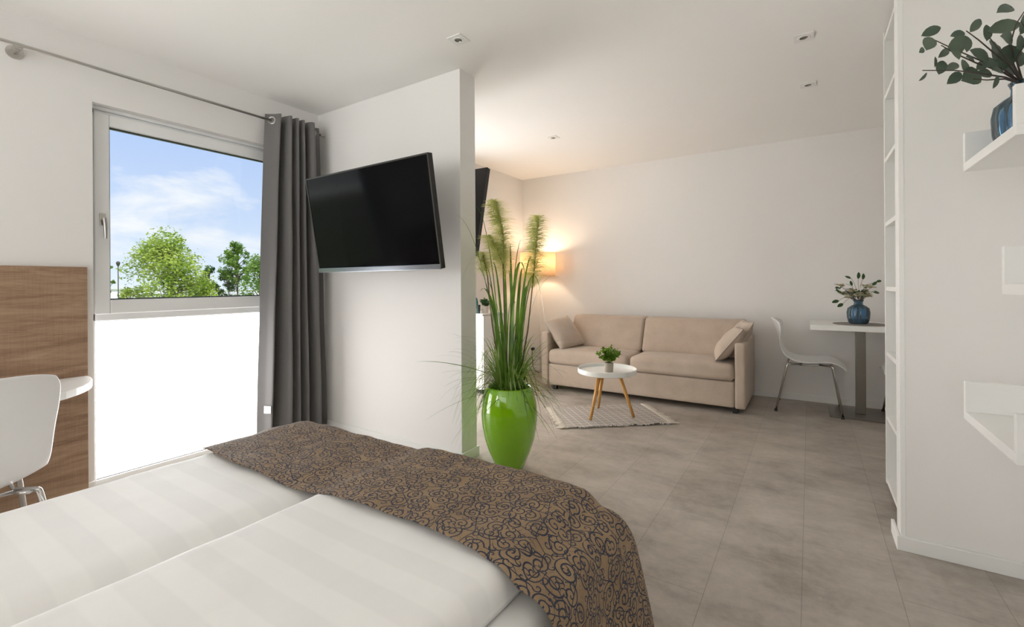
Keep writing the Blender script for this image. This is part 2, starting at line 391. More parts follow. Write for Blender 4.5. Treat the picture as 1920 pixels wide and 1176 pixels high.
# ------------------------------------------------------------------ room shell
XL, XLL = -3.43, -3.28                       # window wall, its inner face in the living part
W0, W1, WT = .905, 2.15, 2.222               # bedroom window opening
V0, V1 = 2.85, 3.75                          # living-room window opening
struct('floor', MB().box(-3.9, 1.9, -2.9, 5.6, -.12, 0), M['floor'])
struct('ceiling', MB().box(-3.9, 1.9, -2.9, 5.6, H, H + .15), M['ceil'])
w = MB(); w.box(-3.70, XL, -2.6, -2.5, 0, H); w.box(-3.70, XL, -2.5, -1.25, WT, H); w.box(-3.70, XL, -1.25, W0, 0, H); w.box(-3.70, XL, W0, W1, WT, H); w.box(-3.70, XL, W1, 2.345, 0, H)
w.box(-3.70, XLL, 2.505, V0, 0, H); w.box(-3.70, XLL, V0, V1, WT, H); w.box(-3.70, XLL, V1, 5.35, 0, H); w.box(-3.70, XL, 2.345, 2.505, 0, H)
struct('wall_left', w, M['wall'])
struct('wall_back', MB().box(-3.9, 1.9, 5.35, 5.6, 0, H), M['wall'])
struct('wall_partition', MB().box(XL, -1.915, 2.345, 2.505, 0, H), M['wall'])
w = MB(); w.box(.346, .76, 2.6, 2.69, 0, H); struct('wall_right', w, M['wall']); struct('trim_1', MB().box(.328, .346, 2.598, 2.695, 0, H), M['lamin'], bevel=.001)
w = MB(); w.box(.76, .90, -2.6, 3.42, 0, H); w.box(.90, 1.7, 3.30, 3.42, 0, H); w.box(1.7, 1.9, 3.30, 5.35, 0, H); struct('wall_side', w, M['wall'])
RX0, RX1, RB, RZ = -2.9, .20, .55, 2.35
w = MB(); w.box(-3.9, RX0, -2.9, -2.6, 0, H); w.box(RX1, 1.9, -2.9, -2.6, 0, H); w.box(RX0, RX1, -2.9, -2.6, RZ, H); w.box(RX0, RX1, -2.9, -2.6, 0, RB); struct('wall_rear', w, M['wall'])
struct('baseboard_back', MB().box(XLL, 1.7, 5.335, 5.35, 0, .06), M['trimw'], bevel=.003)
w = MB(); w.prism([(.314, 2.585), (.76, 2.585), (.76, 2.598), (.327, 2.598), (.327, 2.76), (.314, 2.76)], 0, .062); struct('baseboard_right', w, M['trimw'], bevel=.003)
w = MB(); w.prism([(XL, 2.331), (-1.901, 2.331), (-1.901, 2.519), (XLL, 2.519), (XLL, 2.506), (-1.914, 2.506), (-1.914, 2.344), (XL, 2.344)], 0, .06)
struct('baseboard_partition', w, M['trimw'], bevel=.003)
struct('baseboard_left', MB().box(XL, XL + .014, -2.6, W0, 0, .06).box(XLL, XLL + .014, V1, 5.335, 0, .06), M['trimw'], bevel=.003)

def window(name, x, y0, y1, z1, handle=True, blind=False):
    """fixed frosted pane below, tilt sash with clear glass above; x = room side of the frame"""
    t = empty(name, (x, (y0 + y1) / 2, 0), kind='structure')
    zt = .985                                 # transom centre
    f = MB(); d = .07
    f.box(x - d, x, y0, y0 + .028, 0, z1 - .02); f.box(x - d, x, y1 - .028, y1, 0, z1 - .02)
    f.box(x - d, x, y0, y1, z1 - .045, z1 - .02); f.box(x - d, x, y0, y1, 0, .033); f.box(x - d, x, y0, y1, zt - .022, zt + .026)
    f.box(x - d - .06, x + .018, y0, y1, z1 - .02, z1)                                  # blind box under the lintel
    f.build('window_frame', M['pvc'], t, bevel=.004)
    s = MB(); a0, a1, b0, b1 = y0 + .02, y1 - .02, zt + .018, z1 - .035; q = .072
    s.box(x - .055, x + .016, a0, a0 + q, b0, b1); s.box(x - .055, x + .016, a1 - q, a1, b0, b1)
    s.box(x - .055, x + .016, a0 + q, a1 - q, b0, b0 + q + .012); s.box(x - .055, x + .016, a0 + q, a1 - q, b1 - q, b1)
    so = s.build('window_sash', M['pvc'], t, bevel=.006)
    g = MB(); e = .006
    for (u0, u1, v0, v1) in ((a0 + q, a0 + q + e, b0 + q + .012, b1 - q), (a1 - q - e, a1 - q, b0 + q + .012, b1 - q), (a0 + q, a1 - q, b0 + q + .012, b0 + q + .012 + e), (a0 + q, a1 - q, b1 - q - e, b1 - q)):
        g.box(x - .03, x - .004, u0, u1, v0, v1)
    g.build('glazing_seal', M['black'], so)
    MB().box(x - .034, x - .026, a0 + q, a1 - q, b0 + q + .012, b1 - q).build('window_pane', M['glass'], so)
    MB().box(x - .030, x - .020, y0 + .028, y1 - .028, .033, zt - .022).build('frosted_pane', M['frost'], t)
    sg = MB()
    for (u0, u1, v0, v1) in ((y0 + .028, y1 - .028, .033, .037), (y0 + .028, y1 - .028, zt - .026, zt - .022)): sg.box(x - .02, x - .012, u0, u1, v0, v1)
    sg.build('pane_seal', M['bezel'], t)
    if blind: MB().box(x - .02, x - .018, y0 + .03, y1 - .03, .04, z1 - .05).build('fill_light_blind', M['blind'], t)  # glowing sheet added as a light source
    if handle:
        hy, hz = a0 + .036, 1.56
        hd = MB(); hd.box(x + .016, x + .024, hy - .014, hy + .014, hz - .035, hz + .035); hd.tube([(x + .02, hy, hz), (x + .05, hy, hz)], .007)
        hd.tube([(x + .05, hy, hz + .008), (x + .052, hy + .004, hz - .05), (x + .05, hy + .006, hz - .115)], [.009, .009, .007]); hd.build('window_handle', M['nickel'], t, bevel=.002)
    return t
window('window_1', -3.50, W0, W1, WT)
window('window_2', -3.40, V0, V1, WT, blind=True)
window('side_fill_window', -3.50, -2.5, -1.25, WT, blind=True)  # unseen window added behind the camera for light from the left
rw = empty('rear_fill_window', ((RX0 + RX1) / 2, -2.75, 0), kind='structure')  # unseen rear window added to let in light from behind
f = MB(); nw = 3
for k in range(nw + 1):
    xx = RX0 + (RX1 - RX0 - .06) * k / nw; f.box(xx, xx + .06, -2.78, -2.70, RB, RZ)
f.box(RX0, RX1, -2.78, -2.70, RB, RB + .05); f.box(RX0, RX1, -2.78, -2.70, RZ - .06, RZ); f.build('window_frame', M['pvc'], rw)
MB().box(RX0, RX1, -2.745, -2.735, RB + .05, RZ - .06).build('window_pane', M['glass'], rw)

# recessed downlights
def make_spot():
    t = empty('downlight', (0, 0, H), cat='ceiling light', group='recessed downlights')
    p = MB(); a, n = .048, 32
    sq = [(max(-1, min(1, 1.4142 * math.cos(2 * PI * k / n))) * a, max(-1, min(1, 1.4142 * math.sin(2 * PI * k / n))) * a) for k in range(n)]
    rings = [[(x, y, H) for x, y in sq], [(x, y, H - .005) for x, y in sq], [(.034 * math.cos(2 * PI * k / n), .034 * math.sin(2 * PI * k / n), H - .005) for k in range(n)],
             [(.031 * math.cos(2 * PI * k / n), .031 * math.sin(2 * PI * k / n), H - .0075) for k in range(n)], [(.021 * math.cos(2 * PI * k / n), .021 * math.sin(2 * PI * k / n), H - .0065) for k in range(n)]]
    p.add([q for r in rings for q in r], [(i * n + k, i * n + (k + 1) % n, (i + 1) * n + (k + 1) % n, (i + 1) * n + k) for i in range(4) for k in range(n)])
    p.build('trim_plate', M['trimw'], t)
    MB().lathe([(.021, -.0065), (.019, -.002), (.0, -.002)], (0, 0, H), 24).build('lamp_recess', M['steel'], t)
    return t
sp = make_spot()
for i, (x, y, lab) in enumerate([(-1.69, 2.06, 'square white recessed downlight above the television, nearest the free end of the partition wall'),
                                 (-.02, 3.14, 'square white downlight nearer the camera of two beside the tall bookshelf'),
                                 (.0, 3.91, 'square white downlight farther from the camera of two beside the tall bookshelf'),
                                 (-2.07, 3.95, 'small distant square downlight in the ceiling over the tall plumed grass')]):
    o = sp if i == 0 else copy_tree(sp)
    o.location = (x, y, H); o['label'] = lab

# ------------------------------------------------------------------ curtain and rod
rod = empty('curtain_rod', (-3.34, .6, 2.388), 'thin satin metal curtain rod running above the window to the corner', 'curtain rod')
MB().tube([(-3.34, -1.6, 2.388), (-3.34, 2.30, 2.388)], .0085, 12).build('rod_tube', M['nickel'], rod, smooth=True)
MB().tube([(-3.34, 2.30, 2.388), (-3.34, 2.335, 2.388)], .013, 14).build('finial', M['nickel'], rod)
b = MB(); b.tube([(XL, .60, 2.375), (XL + .008, .60, 2.375)], .034, 28); b.tube([(XL, .60, 2.375), (XL + .075, .60, 2.380)], .014, 14)
b.tube([(-3.352, .585, 2.386), (-3.352, .615, 2.386)], .016, 14); b.build('wall_bracket', M['nickel'], rod)

cu = empty('curtain', (-3.34, 2.07, 0), 'charcoal grey eyelet curtain gathered at the right end of the rod', 'curtain')
# plan outline of the gathered cloth: (y at top, x at top, y at hem, x at hem)
PL = [(1.868, -3.375, 1.795, -3.385), (1.905, -3.325, 1.83, -3.34), (1.928, -3.275, 1.855, -3.285), (1.940, -3.30, 1.87, -3.33), (1.936, -3.40, 1.872, -3.40),
      (1.955, -3.41, 1.905, -3.40), (1.975, -3.34, 1.935, -3.31), (1.988, -3.262, 1.965, -3.25), (2.006, -3.255, 1.99, -3.25), (2.014, -3.30, 2.0, -3.34), (2.018, -3.40, 2.01, -3.40), (2.036, -3.33, 2.03, -3.32), (2.046, -3.262, 2.045, -3.262), (2.062, -3.258, 2.065, -3.262),
      (2.072, -3.30, 2.078, -3.33), (2.074, -3.40, 2.085, -3.40), (2.088, -3.33, 2.105, -3.33), (2.096, -3.262, 2.12, -3.265), (2.112, -3.262, 2.14, -3.268), (2.125, -3.32, 2.155, -3.36), (2.128, -3.40, 2.165, -3.405), (2.142, -3.36, 2.185, -3.36),
      (2.150, -3.28, 2.20, -3.27), (2.166, -3.245, 2.215, -3.245), (2.186, -3.245, 2.235, -3.248), (2.192, -3.29, 2.235, -3.30), (2.198, -3.365, 2.245, -3.385), (2.215, -3.38, 2.262, -3.385), (2.250, -3.345, 2.295, -3.345), (2.282, -3.33, 2.325, -3.31)]
def crv(t):
    x = t * (len(PL) - 1); i = min(int(x), len(PL) - 2); f = x - i
    P = [PL[max(0, min(len(PL) - 1, i + k))] for k in (-1, 0, 1, 2)]
    r = []
    for q in range(4):
        a, b_, c, d = (p[q] for p in P)
        r.append(.5 * (2 * b_ + (c - a) * f + (2 * a - 5 * b_ + 4 * c - d) * f * f + (3 * b_ - a - 3 * c + d) * f ** 3))
    return r
def cloth(u, v):
    y0, x0, y1, x1 = crv(u); z = 2.435 + (.03 - 2.435) * v
    k = v ** .8; n = noise.noise(Vector((u * 9, v * 4, 1))) * .010 * min(1, 3 * v)
    return Vector((x0 + (x1 - x0) * k + n, y0 + (y1 - y0) * k, z))
cl = MB().grid(cloth, 210, 40).build('curtain_cloth', M['curtain'], cu, smooth=True, solid=.003)
for (y, x, a) in ((1.897, -3.335, .6), (2.238, -3.35, -.75)):
    e = MB(); c = Vector((x, y, 2.388)); nx = Vector((math.sin(abs(a)) * (1 if a > 0 else 1), -math.cos(a) if a > 0 else -math.cos(a), 0)); sd = Vector((0, 0, 1)); bb = nx.cross(sd)
    pts = []
    for k in range(25):
        q = 2 * PI * k / 24; pts.append(c + (sd * math.sin(q) + bb * math.cos(q)) * .024)
    e.tube(pts, .006, 8, cap=False); e.build('eyelet', M['nickel'], cu, smooth=True)
lab = MB(); p = [cloth(u, v) + Vector((.012, -.006, 0)) for u, v in ((.030, .893), (.058, .893), (.058, .915), (.030, .915))]
lab.add(p, [(0, 1, 2, 3)]); o = lab.build('care_label', M['tag'], cu, solid=.001); o['label'] = 'white sewn-in care label'

# ------------------------------------------------------------------ televisions
def tv(loc, rz, tilt, w, h, label, flip=1):
    """w x h screen, centre at loc, facing local -Y before rotation"""
    t = empty('television', loc, label, 'television')
    R = Matrix.Rotation(rz, 4, 'Z') @ Matrix.Rotation(tilt, 4, 'X')
    T = lambda mb: setattr(mb, 'v', [Vector(loc) + R @ p for p in mb.v]) or mb
    T(MB().box(-w / 2, w / 2, 0, .035, -h / 2, h / 2)).build('housing', M['black'], t, bevel=.004)
    T(MB().box(-w * .33, w * .33, .035, .07, -h * .42, h * .12)).build('rear_cover', M['black'], t, bevel=.008)
    T(MB().box(-w / 2 + .009, w / 2 - .009, -.0015, .001, -h / 2 + .03, h / 2 - .009)).build('screen', M['screen'], t)
    fr = MB(); fr.box(-w / 2, -w / 2 + .009, -.004, .0, -h / 2, h / 2); fr.box(w / 2 - .009, w / 2, -.004, .0, -h / 2, h / 2); fr.box(-w / 2, w / 2, -.004, 0, h / 2 - .009, h / 2)
    T(fr).build('bezel', M['bezel'], t)
    T(MB().box(-w / 2, w / 2, -.012, .001, -h / 2 - .002, -h / 2 + .030)).build('lower_strip', M['tvstrip'], t, bevel=.003)
    return t, R
t1, R1 = tv((-2.405, 1.995, 1.588), math.radians(-.6), math.radians(9.4), 1.185, .668, 'black wall-mounted flat television tilted forward beside the grey curtain')
a = MB(); a.box(-2.62, -2.20, 2.325, 2.345, 1.42, 1.74); a.tube([(-2.42, 2.33, 1.58), (-2.30, 2.2, 1.58), (-2.405, 2.08, 1.58)], .018, 10); a.build('wall_arm', M['black'], t1)
t2, R2 = tv((-2.62, 2.785, 1.71), math.radians(180 + 1), math.radians(13.5), 1.13, .70, 'dark edge of a second television jutting out past the partition wall behind the grass')
a = MB(); a.box(-2.8, -2.4, 2.505, 2.53, 1.55, 1.85); a.tube([(-2.60, 2.52, 1.7), (-2.60, 2.70, 1.7)], .018, 10); a.build('wall_arm', M['black'], t2)

# ------------------------------------------------------------------ wall panel, desk
pn = MB().box(-3.428, -3.40, -1.15, .872, .01, 1.276).build('wood_wall_panel', M['oak'], loc=(-3.414, 0, .01), bevel=.002)
tag(pn, 'light oak board panel fixed to the wall left of the window', 'wall panel')
poly = [(-3.40, -1.1), (-3.40, .868)]
for k in range(1, 15):
    a = PI / 2 * k / 14; poly.append((-3.40 + .60 * math.sin(a) ** .95, .10 + .768 * math.cos(a) ** .8))
poly += [(-2.80, -1.1)]
dk = MB().prism(poly[::-1], .632, .668).build('wall_desk', M['lamin'], loc=(-3.1, .2, .632), bevel=.003)
tag(dk, 'white wall desk with a rounded end fixed to the oak panel', 'desk')

# ------------------------------------------------------------------ chairs
PROF = [(-.300, .835, .185), (-.283, .80, .205), (-.262, .74, .222), (-.243, .67, .212), (-.228, .61, .178), (-.212, .56, .172), (-.190, .515, .190), (-.150, .475, .212),
        (-.09, .45, .226), (-.02, .440, .230), (.06, .443, .228), (.13, .452, .224), (.19, .455, .214), (.235, .443, .200), (.268, .420, .175)]
PROF2 = [(-.310, .840, .200), (-.283, .80, .218), (-.250, .74, .224), (-.220, .68, .225), (-.190, .62, .225), (-.160, .55, .225), (-.130, .485, .226), (-.095, .435, .226), (-.035, .402, .228)] + [(a, b - .035, c) for a, b, c in PROF[9:]]
def shell(u, v, PROF=PROF):
    x = u * (len(PROF) - 1); i = min(int(x), len(PROF) - 2); f = x - i
    P = [PROF[max(0, min(len(PROF) - 1, i + k))] for k in (-1, 0, 1, 2)]; r = []
    for q in range(3):
        a, b_, c, d = (p[q] for p in P); r.append(.5 * (2 * b_ + (c - a) * f + (2 * a - 5 * b_ + 4 * c - d) * f * f + (3 * b_ - a - 3 * c + d) * f ** 3))
    s = 2 * v - 1; X, Z, W = r
    back = max(0, min(1, (.28 - u) / .28))                     # 1 at top of back
    seat = max(0, min(1, (u - .38) / .3))
    if PROF is PROF2:
        X += .075 * abs(s) ** 2.2 * max(0, min(1, (.75 - u) / .25)); Z += .045 * s * s * max(0, 1 - abs(u - .6) / .4) - .02 * abs(s) ** 4 * back
        return Vector((X, s * W, Z))
    X += back ** .5 * .075 * abs(s) ** 2.2 * (1 if u < .3 else 0) * math.sin(min(1, (.34 - u) / .34 * 1.2) * PI * .5)
    Z += -.035 * abs(s) ** 3 * back + seat * (.018 * s * s - .0) - .045 * max(0, (u - .8) / .2) * abs(s) ** 3
    return Vector((X, s * W, Z))
def make_chair(name, prof=PROF, ky=.19, dz=0):
    t = empty(name, (0, 0, 0))
    MB().grid(lambda u, v: shell(u, v, prof), 44, 24).build('seat_shell', M['plast'], t, smooth=True, solid=.010, sub=1)
    for sx, sy in ((-1, -1), (-1, 1), (1, -1), (1, 1)):
        if sx < 0: top, knee, foot = (-.06, .13 * sy, .425 + dz), (-.165 - dz, ky * sy, .43 + dz), (-.255, .232 * sy, .012)
        else: top, knee, foot = (.08, .13 * sy, .43 + dz), (.170, ky * sy, .432 + dz), (.238, .228 * sy, .012)
        k = Vector(knee); pts = [Vector(top), k + (Vector(top) - k) * .25, k, k + (Vector(foot) - k) * .06, Vector(foot)]
        pts = [pts[0]] + bez(pts[1], pts[2], pts[2], pts[3], 6) + [pts[4]]
        lg = MB().tube(pts, .0095, 12).build('leg', M['chrome'], t, smooth=True)
        MB().lathe([(.0, .0), (.014, .0), (.013, .018), (.010, .022)], (foot[0], foot[1], 0), 14).build('foot_cap', M['rubber'], lg)
    s = MB()
    for sy in (-1, 1): s.tube([(-.15, .15 * sy, .432 + dz), (-.07, .13 * sy, .418 + dz), (.08, .13 * sy, .428 + dz), (.165, .15 * sy, .434 + dz)], .007, 10)
    s.tube([(-.06, -.13, .420 + dz), (-.06, .13, .420 + dz)], .007, 10); s.tube([(.08, -.13, .428 + dz), (.08, .13, .428 + dz)], .007, 10)
    s.build('seat_frame', M['chrome'], t, smooth=True)
    return t
ch = make_chair('dining_chair'); ch.location = (-.005, 5.02, 0)
tag(ch, 'white shell chair with chrome legs beside the pale dining table and sofa', 'chair', 'white shell chairs')
c2 = copy_tree(ch); c2.location = (.785, 5.02, 0); c2.rotation_euler = (0, 0, PI)
c2['label'] = 'white shell chair mostly hidden behind the bookshelf at the dining table'
c3 = make_chair('desk_chair', PROF2, .175, -.03); tag(c3, None, 'chair', 'white shell chairs'); c3.location = (-2.56, .30, 0); c3.scale = (1.03,) * 3; c3.rotation_euler = (0, 0, PI)
c3['label'] = 'white shell chair at the wall desk by the bed, seen from behind'

# ------------------------------------------------------------------ bed
BX0, BX1, BY0, BY1 = -2.10, -.515, -.72, 1.375
bed = empty('bed', ((BX0 + BX1) / 2, (BY0 + BY1) / 2, 0), 'white double bed standing in the foreground beside the window', 'bed')
MB().box(BX0 + .03, BX1 - .03, BY0, BY1 - .02, .10, .24).build('bed_base', M['lamin'], bed, bevel=.01)
MB().rbox(BX0, BX1, BY0, BY1, .235, .414, .045, 14, lambda q, h: q + Vector((0, 0, .004 * noise.noise(q * 6)))).build('mattress', M['sheet'], bed, smooth=True, merge=True)
for x in (BX0 + .12, BX1 - .12):
    for y in (BY0 + .12, BY1 - .14): MB().lathe([(0, 0), (.028, 0), (.034, .10)], (x, y, 0), 20).build('bed_leg', M['steel'], bed)
MB().box(BX0 - .02, BX1 + .02, BY0 - .08, BY0 - .002, .02, 1.05).build('headboard', M['oak'], bed, bevel=.006)

def arc(d, L, r, hang):
    """arc-length d past a flat of length L -> (offset along, drop); rounded edge of radius r"""
    if d <= L: return d, 0.0
    a = (d - L) / r
    if a < PI / 2: return L + r * math.sin(a), r * (1 - math.cos(a))
    return L + r, r + (d - L - r * PI / 2)
def duvet(name, x0, x1, y0, y1, ztop, zbot, rl, rr, rf, label, seed):
    xm, ym = (x0 + x1) / 2, (y0 + y1) / 2; nx, ny = 70, 120
    def sweep(u, half_flat_lo, half_flat_hi, mid, rlo, rhi, drop):
        tot_lo = half_flat_lo + rlo * PI / 2 + max(0, drop - rlo); tot_hi = half_flat_hi + rhi * PI / 2 + max(0, drop - rhi)
        s = -tot_lo + u * (tot_lo + tot_hi)
        if s < 0: o, d = arc(-s, half_flat_lo, rlo, 0); return mid - o, d, s
        o, d = arc(s, half_flat_hi, rhi, 0); return mid + o, d, s
    D = ztop - zbot; uv = []
    def fn(u, v):
        x, dx, sx = sweep(u, xm - x0 - rl, x1 - xm - rr, xm, min(rl, 9), min(rr, 9), D)
        y, dy, sy = sweep(v, ym - y0 - .06, y1 - ym - rf, ym, .06, rf, D)
        uv.append((sx, sy))
        p = Vector((x * 2.2, y * 2.2, seed))
        wr = .005 * noise.noise(p) + .003 * noise.noise(p * 2.7) + .0015 * noise.noise(Vector((x * 5 - y * 9, x * 9 + y * 4, seed)))
        wr *= max(0.1, 1 - 4 * (dx + dy) / D) if dx + dy > 0 else 1
        z = max(zbot + .001, ztop - dx - dy + wr)
        edge = min(1, (dx + dy) / D)
        return Vector((x + .006 * edge * noise.noise(Vector((y * 6, seed, 0))), y + .006 * edge * noise.noise(Vector((x * 7, seed, 3))), z))
    mb = MB().grid(fn, nx, ny, flip=False)
    o = mb.build(name, M['duvet'], loc=(xm, ym, zbot), smooth=True, uv=uv, solid=.004)
    return tag(o, label, 'duvet', 'folded duvets on the bed')
duvet('duvet', -2.115, -1.335, -.68, 1.36, .478, .418, .05, .15, .05, 'white duvet on the window side of the bed, rounding down into the middle gap', 3)
duvet('duvet', -1.345, -.60, -.68, 1.36, .497, .418, .03, .05, .05, 'white satin-striped duvet on the side of the bed away from the window, nearer the floor', 9)

# runner draped over the foot end
def runner():
    uv = []
    def top(x):                              # height of the bedding below the cloth
        pts = [(-2.2, .494), (-2.05, .498), (-1.58, .498), (-1.45, .494), (-1.36, .496), (-1.27, .512), (-1.18, .520), (-.70, .520), (-.62, .510), (-.55, .470), (-.51, .446), (-.4, .446)]
        for (a, za), (b_, zb) in zip(pts, pts[1:]):
            if a <= x <= b_:
                f = (x - a) / (b_ - a); f = f * f * (3 - 2 * f); return za + (zb - za) * f
        return pts[-1][1]
    X0, XE, YN, YE, r = -2.15, -.545, .895, 1.345, .06
    SX = (XE - X0) + r * PI / 2 + .34; SY = (YE - YN) + .055 * PI / 2 + .20
    def fn(u, v):
        s = u * SX; t = v * SY
        uv.append((s, t))
        ox, dx = arc(s, XE - X0, r, 0); oy, dy = arc(t, YE - YN, .055, 0)
        x, y = X0 + ox, YN + oy
        wav = .012 * math.sin(x * 5.5 + 1.0) * (1 - v) + .010 * noise.noise(Vector((x * 4, 7, 0))) * (1 - v)
        y += wav if dy == 0 else 0
        z = top(min(x, XE)) - dx - dy
        z += .006 * noise.noise(Vector((x * 7, y * 7, 2))) + .003 * noise.noise(Vector((x * 19, y * 13, 5)))
        if s < .06: z -= .012 * (1 - s / .06)
        if dx > 0:                           # side fall swings out a little and ripples
            k = min(1, dx / .3)
            x += .055 * k + .016 * k * math.sin(t * 15 + .6) + .006 * noise.noise(Vector((t * 9, dx * 6, 1)))
            y += .045 * k * (1 - v) * 0 + .06 * k * max(0, 1 - t / .3)
        if dy > 0: y += .02 * min(1, dy / .2) + .010 * math.sin(s * 11) * min(1, dy / .15)
        if dx > 0 and dy > 0:
            q = min(dx, dy); x += .25 * q; y += .10 * q
        return Vector((x, y, max(.02, z)))
    mb = MB().grid(fn, 150, 66)
    o = mb.build('bed_runner', M['scroll'], loc=(-1.3, 1.12, .45), smooth=True, uv=uv, solid=.003)
    tag(o, 'brown bed runner with navy scrolls draped across the foot of the bed', 'bed runner')
runner()

# ------------------------------------------------------------------ planter with pampas grass
PC = Vector((-1.60, 2.435, 0))
pot = empty('potted_grass', PC, 'tall artificial plumed grass in a glossy lime green floor pot', 'potted plant')
prof = [(0, .004), (.080, .0), (.087, .008), (.105, .05), (.135, .12), (.160, .20), (.175, .29), (.178, .35), (.170, .42), (.156, .48), (.145, .515), (.139, .522), (.131, .516), (.135, .47), (.14, .44), (.0, .44)]
MB().lathe(prof, PC, 64).build('pot', M['green'], pot, smooth=True)
MB().lathe([(.137, .462), (.08, .475), (.0, .48)], PC, 32).build('soil', M['soil'], pot)
def blade(mb, base, tip, droop, w, mi=0, n=14, lift=.55):
    base, tip = Vector(base), Vector(tip)
    p1 = base + Vector((0, 0, (tip.z - base.z) * lift + droop)) + (tip - base) * Vector((.10, .10, 0))
    p2 = Vector((base.x + (tip.x - base.x) * .65, base.y + (tip.y - base.y) * .65, tip.z + droop))
    pts = bez(base, p1, p2, tip, n)
    for p in pts:                            # blades lie against the wall end, not inside it
        if p.x < -1.885 and p.y > 2.315: p.y = 2.315
    d = tip - base; sd = Vector((RT.x, RT.y, 0)) * RND.uniform(.5, 1) + FW * RND.uniform(-.9, .9)
    if abs(d.x) + abs(d.y) > .25:
        sd = Vector((-d.y, d.x, 0)) + RT * .1
    sd.normalize()
    ws = [w * (.75 + .25 * math.sin(PI * min(1, i / n * 1.4))) * (1 - (i / n) ** 3) + .0004 for i in range(n + 1)]
    mb.strip(pts, ws, sd, mi, fold=.3)
def off(r, f, z): return PC + RT * r + FW * f + Vector((0, 0, z))
tall = MB()
for (r0, f0, r1, f1, z1, dr, wd) in [(-.06, 0, -.335, -.02, 1.60, .02, .006), (-.05, .03, -.21, .02, 1.66, .03, .004), (-.02, .02, -.03, .10, 1.22, .17, .012), (.00, 0, .11, -.02, 1.18, .32, .011), (.02, 0, .01, .04, 1.42, .0, .010), (.05, .02, .26, .03, 1.38, .05, .007),
                                     (.05, 0, .15, 0, 1.34, .03, .011), (-.06, 0, -.30, 0, 1.18, .32, .005), (.07, 0, .44, .02, .98, .46, .0045), (-.04, 0, -.18, .0, 1.12, .10, .012), (.06, -.02, .20, -.04, 1.1, .30, .008), (.03, .03, .30, .05, 1.2, .25, .004),
                                     (0, .03, .09, .1, 1.45, .06, .006), (-.03, -.02, -.10, -.05, 1.30, .04, .010), (.04, -.03, .09, -.06, 1.26, .05, .012), (.06, .01, .12, .03, 1.15, .04, .013), (.01, -.04, .04, -.08, 1.05, .06, .013), (-.02, .0, -.06, 0, .98, .04, .013)]:
    blade(tall, off(r0, f0, .48), off(r1, f1, z1), dr, wd)
for k in range(20):
    a = RND.uniform(-1, 1); blade(tall, off(a * .07, RND.uniform(-.06, .06), .48), off(a * .13 + RND.uniform(-.05, .05), RND.uniform(-.12, .12), RND.uniform(.75, 1.30)), RND.uniform(0, .08), RND.uniform(.0025, .006))
tall.build('tall_blades', M['blade'], pot, smooth=True)
low = MB()
blade(low, off(-.06, 0, .56), off(-.56, -.14, .70), .01, .016, 0, 14, .3)
for k in range(230):
    a = RND.uniform(0, 2 * PI); R_ = RND.uniform(.16, .46) * (1 if RND.random() < .85 else 1.3); h = RND.uniform(.48, .86)
    if math.sin(a) > 0: R_ *= .8
    z1 = .5 + RND.uniform(-.28, .34)
    blade(low, off(math.cos(a) * .07, math.sin(a) * .07, .47), off(math.cos(a) * R_, math.sin(a) * R_ * .75, z1), max(.05, h - z1) * RND.uniform(.35, .75), RND.uniform(.0018, .0048), RND.choice((0, 0, 1)), 12)
for k in range(5): blade(low, off(.0 + .02 * k, -.08, .66 - .02 * k), off(.02 + .03 * k, -.16, .43 + .03 * k), .06, .008, 1)
for k in range(28):
    blade(low, off(-.06, -.04, .5), off(-.30 + RND.uniform(-.07, .10), -.06 + RND.uniform(-.08, .05), .28 + RND.uniform(-.14, .2)), RND.uniform(.25, .40), .0018, 1, 14)
low.build('arching_blades', [M['blade'], M['blade2']], pot, smooth=True)
def plume(r0, r1, zb, zt, f, wmax, curve=0, n=900, bendtop=0):
    axis = lambda t: off(r0 + (r1 - r0) * t + curve * math.sin(PI * t), f, zb + (zt - zb) * t)
    mb = MB()
    for k in range(n):
        t = RND.random() ** .85; p = axis(t); a = RND.uniform(0, 2 * PI)
        prof_ = min(1, .25 + t / .2) * (1 if t < .93 else 1 - (t - .93) / .07 * .35)
        L = wmax * prof_ * RND.uniform(.55, 1.1); d = RT * math.cos(a) + FW * math.sin(a)
        up = Vector((0, 0, RND.uniform(.0, .42)))
        q = p + d * L * .6 + up * L * .45; e = p + d * L + up * L * .55 + Vector((0, 0, -.10 * L))
        mb.strip([p, q, e], [.0016, .0014, .0006], Vector((-d.y, d.x, .3)).normalized())
    o = mb.build('plume', M['plume'], pot)
    st = MB().tube([off(r0 * .3, 0, .47), off(r0 * .8, f * .6, .47 + (zb - .47) * .6), off(r0, f, zb), axis(.5), axis(.97)], [.0042, .004, .0035, .0022, .0008], 8).build('plume_stem', M['stem'], o, smooth=True)
plume(-.035, -.085, 1.20, 1.70, .02, .098, .03, 2200)
plume(-.035, -.115, 1.29, 1.47, -.03, .085, .0, 900)
plume(-.135, -.165, 1.21, 1.37, .03, .072, 0, 700)
plume(.150, .195, 1.14, 1.60, .02, .092, 0, 2000)

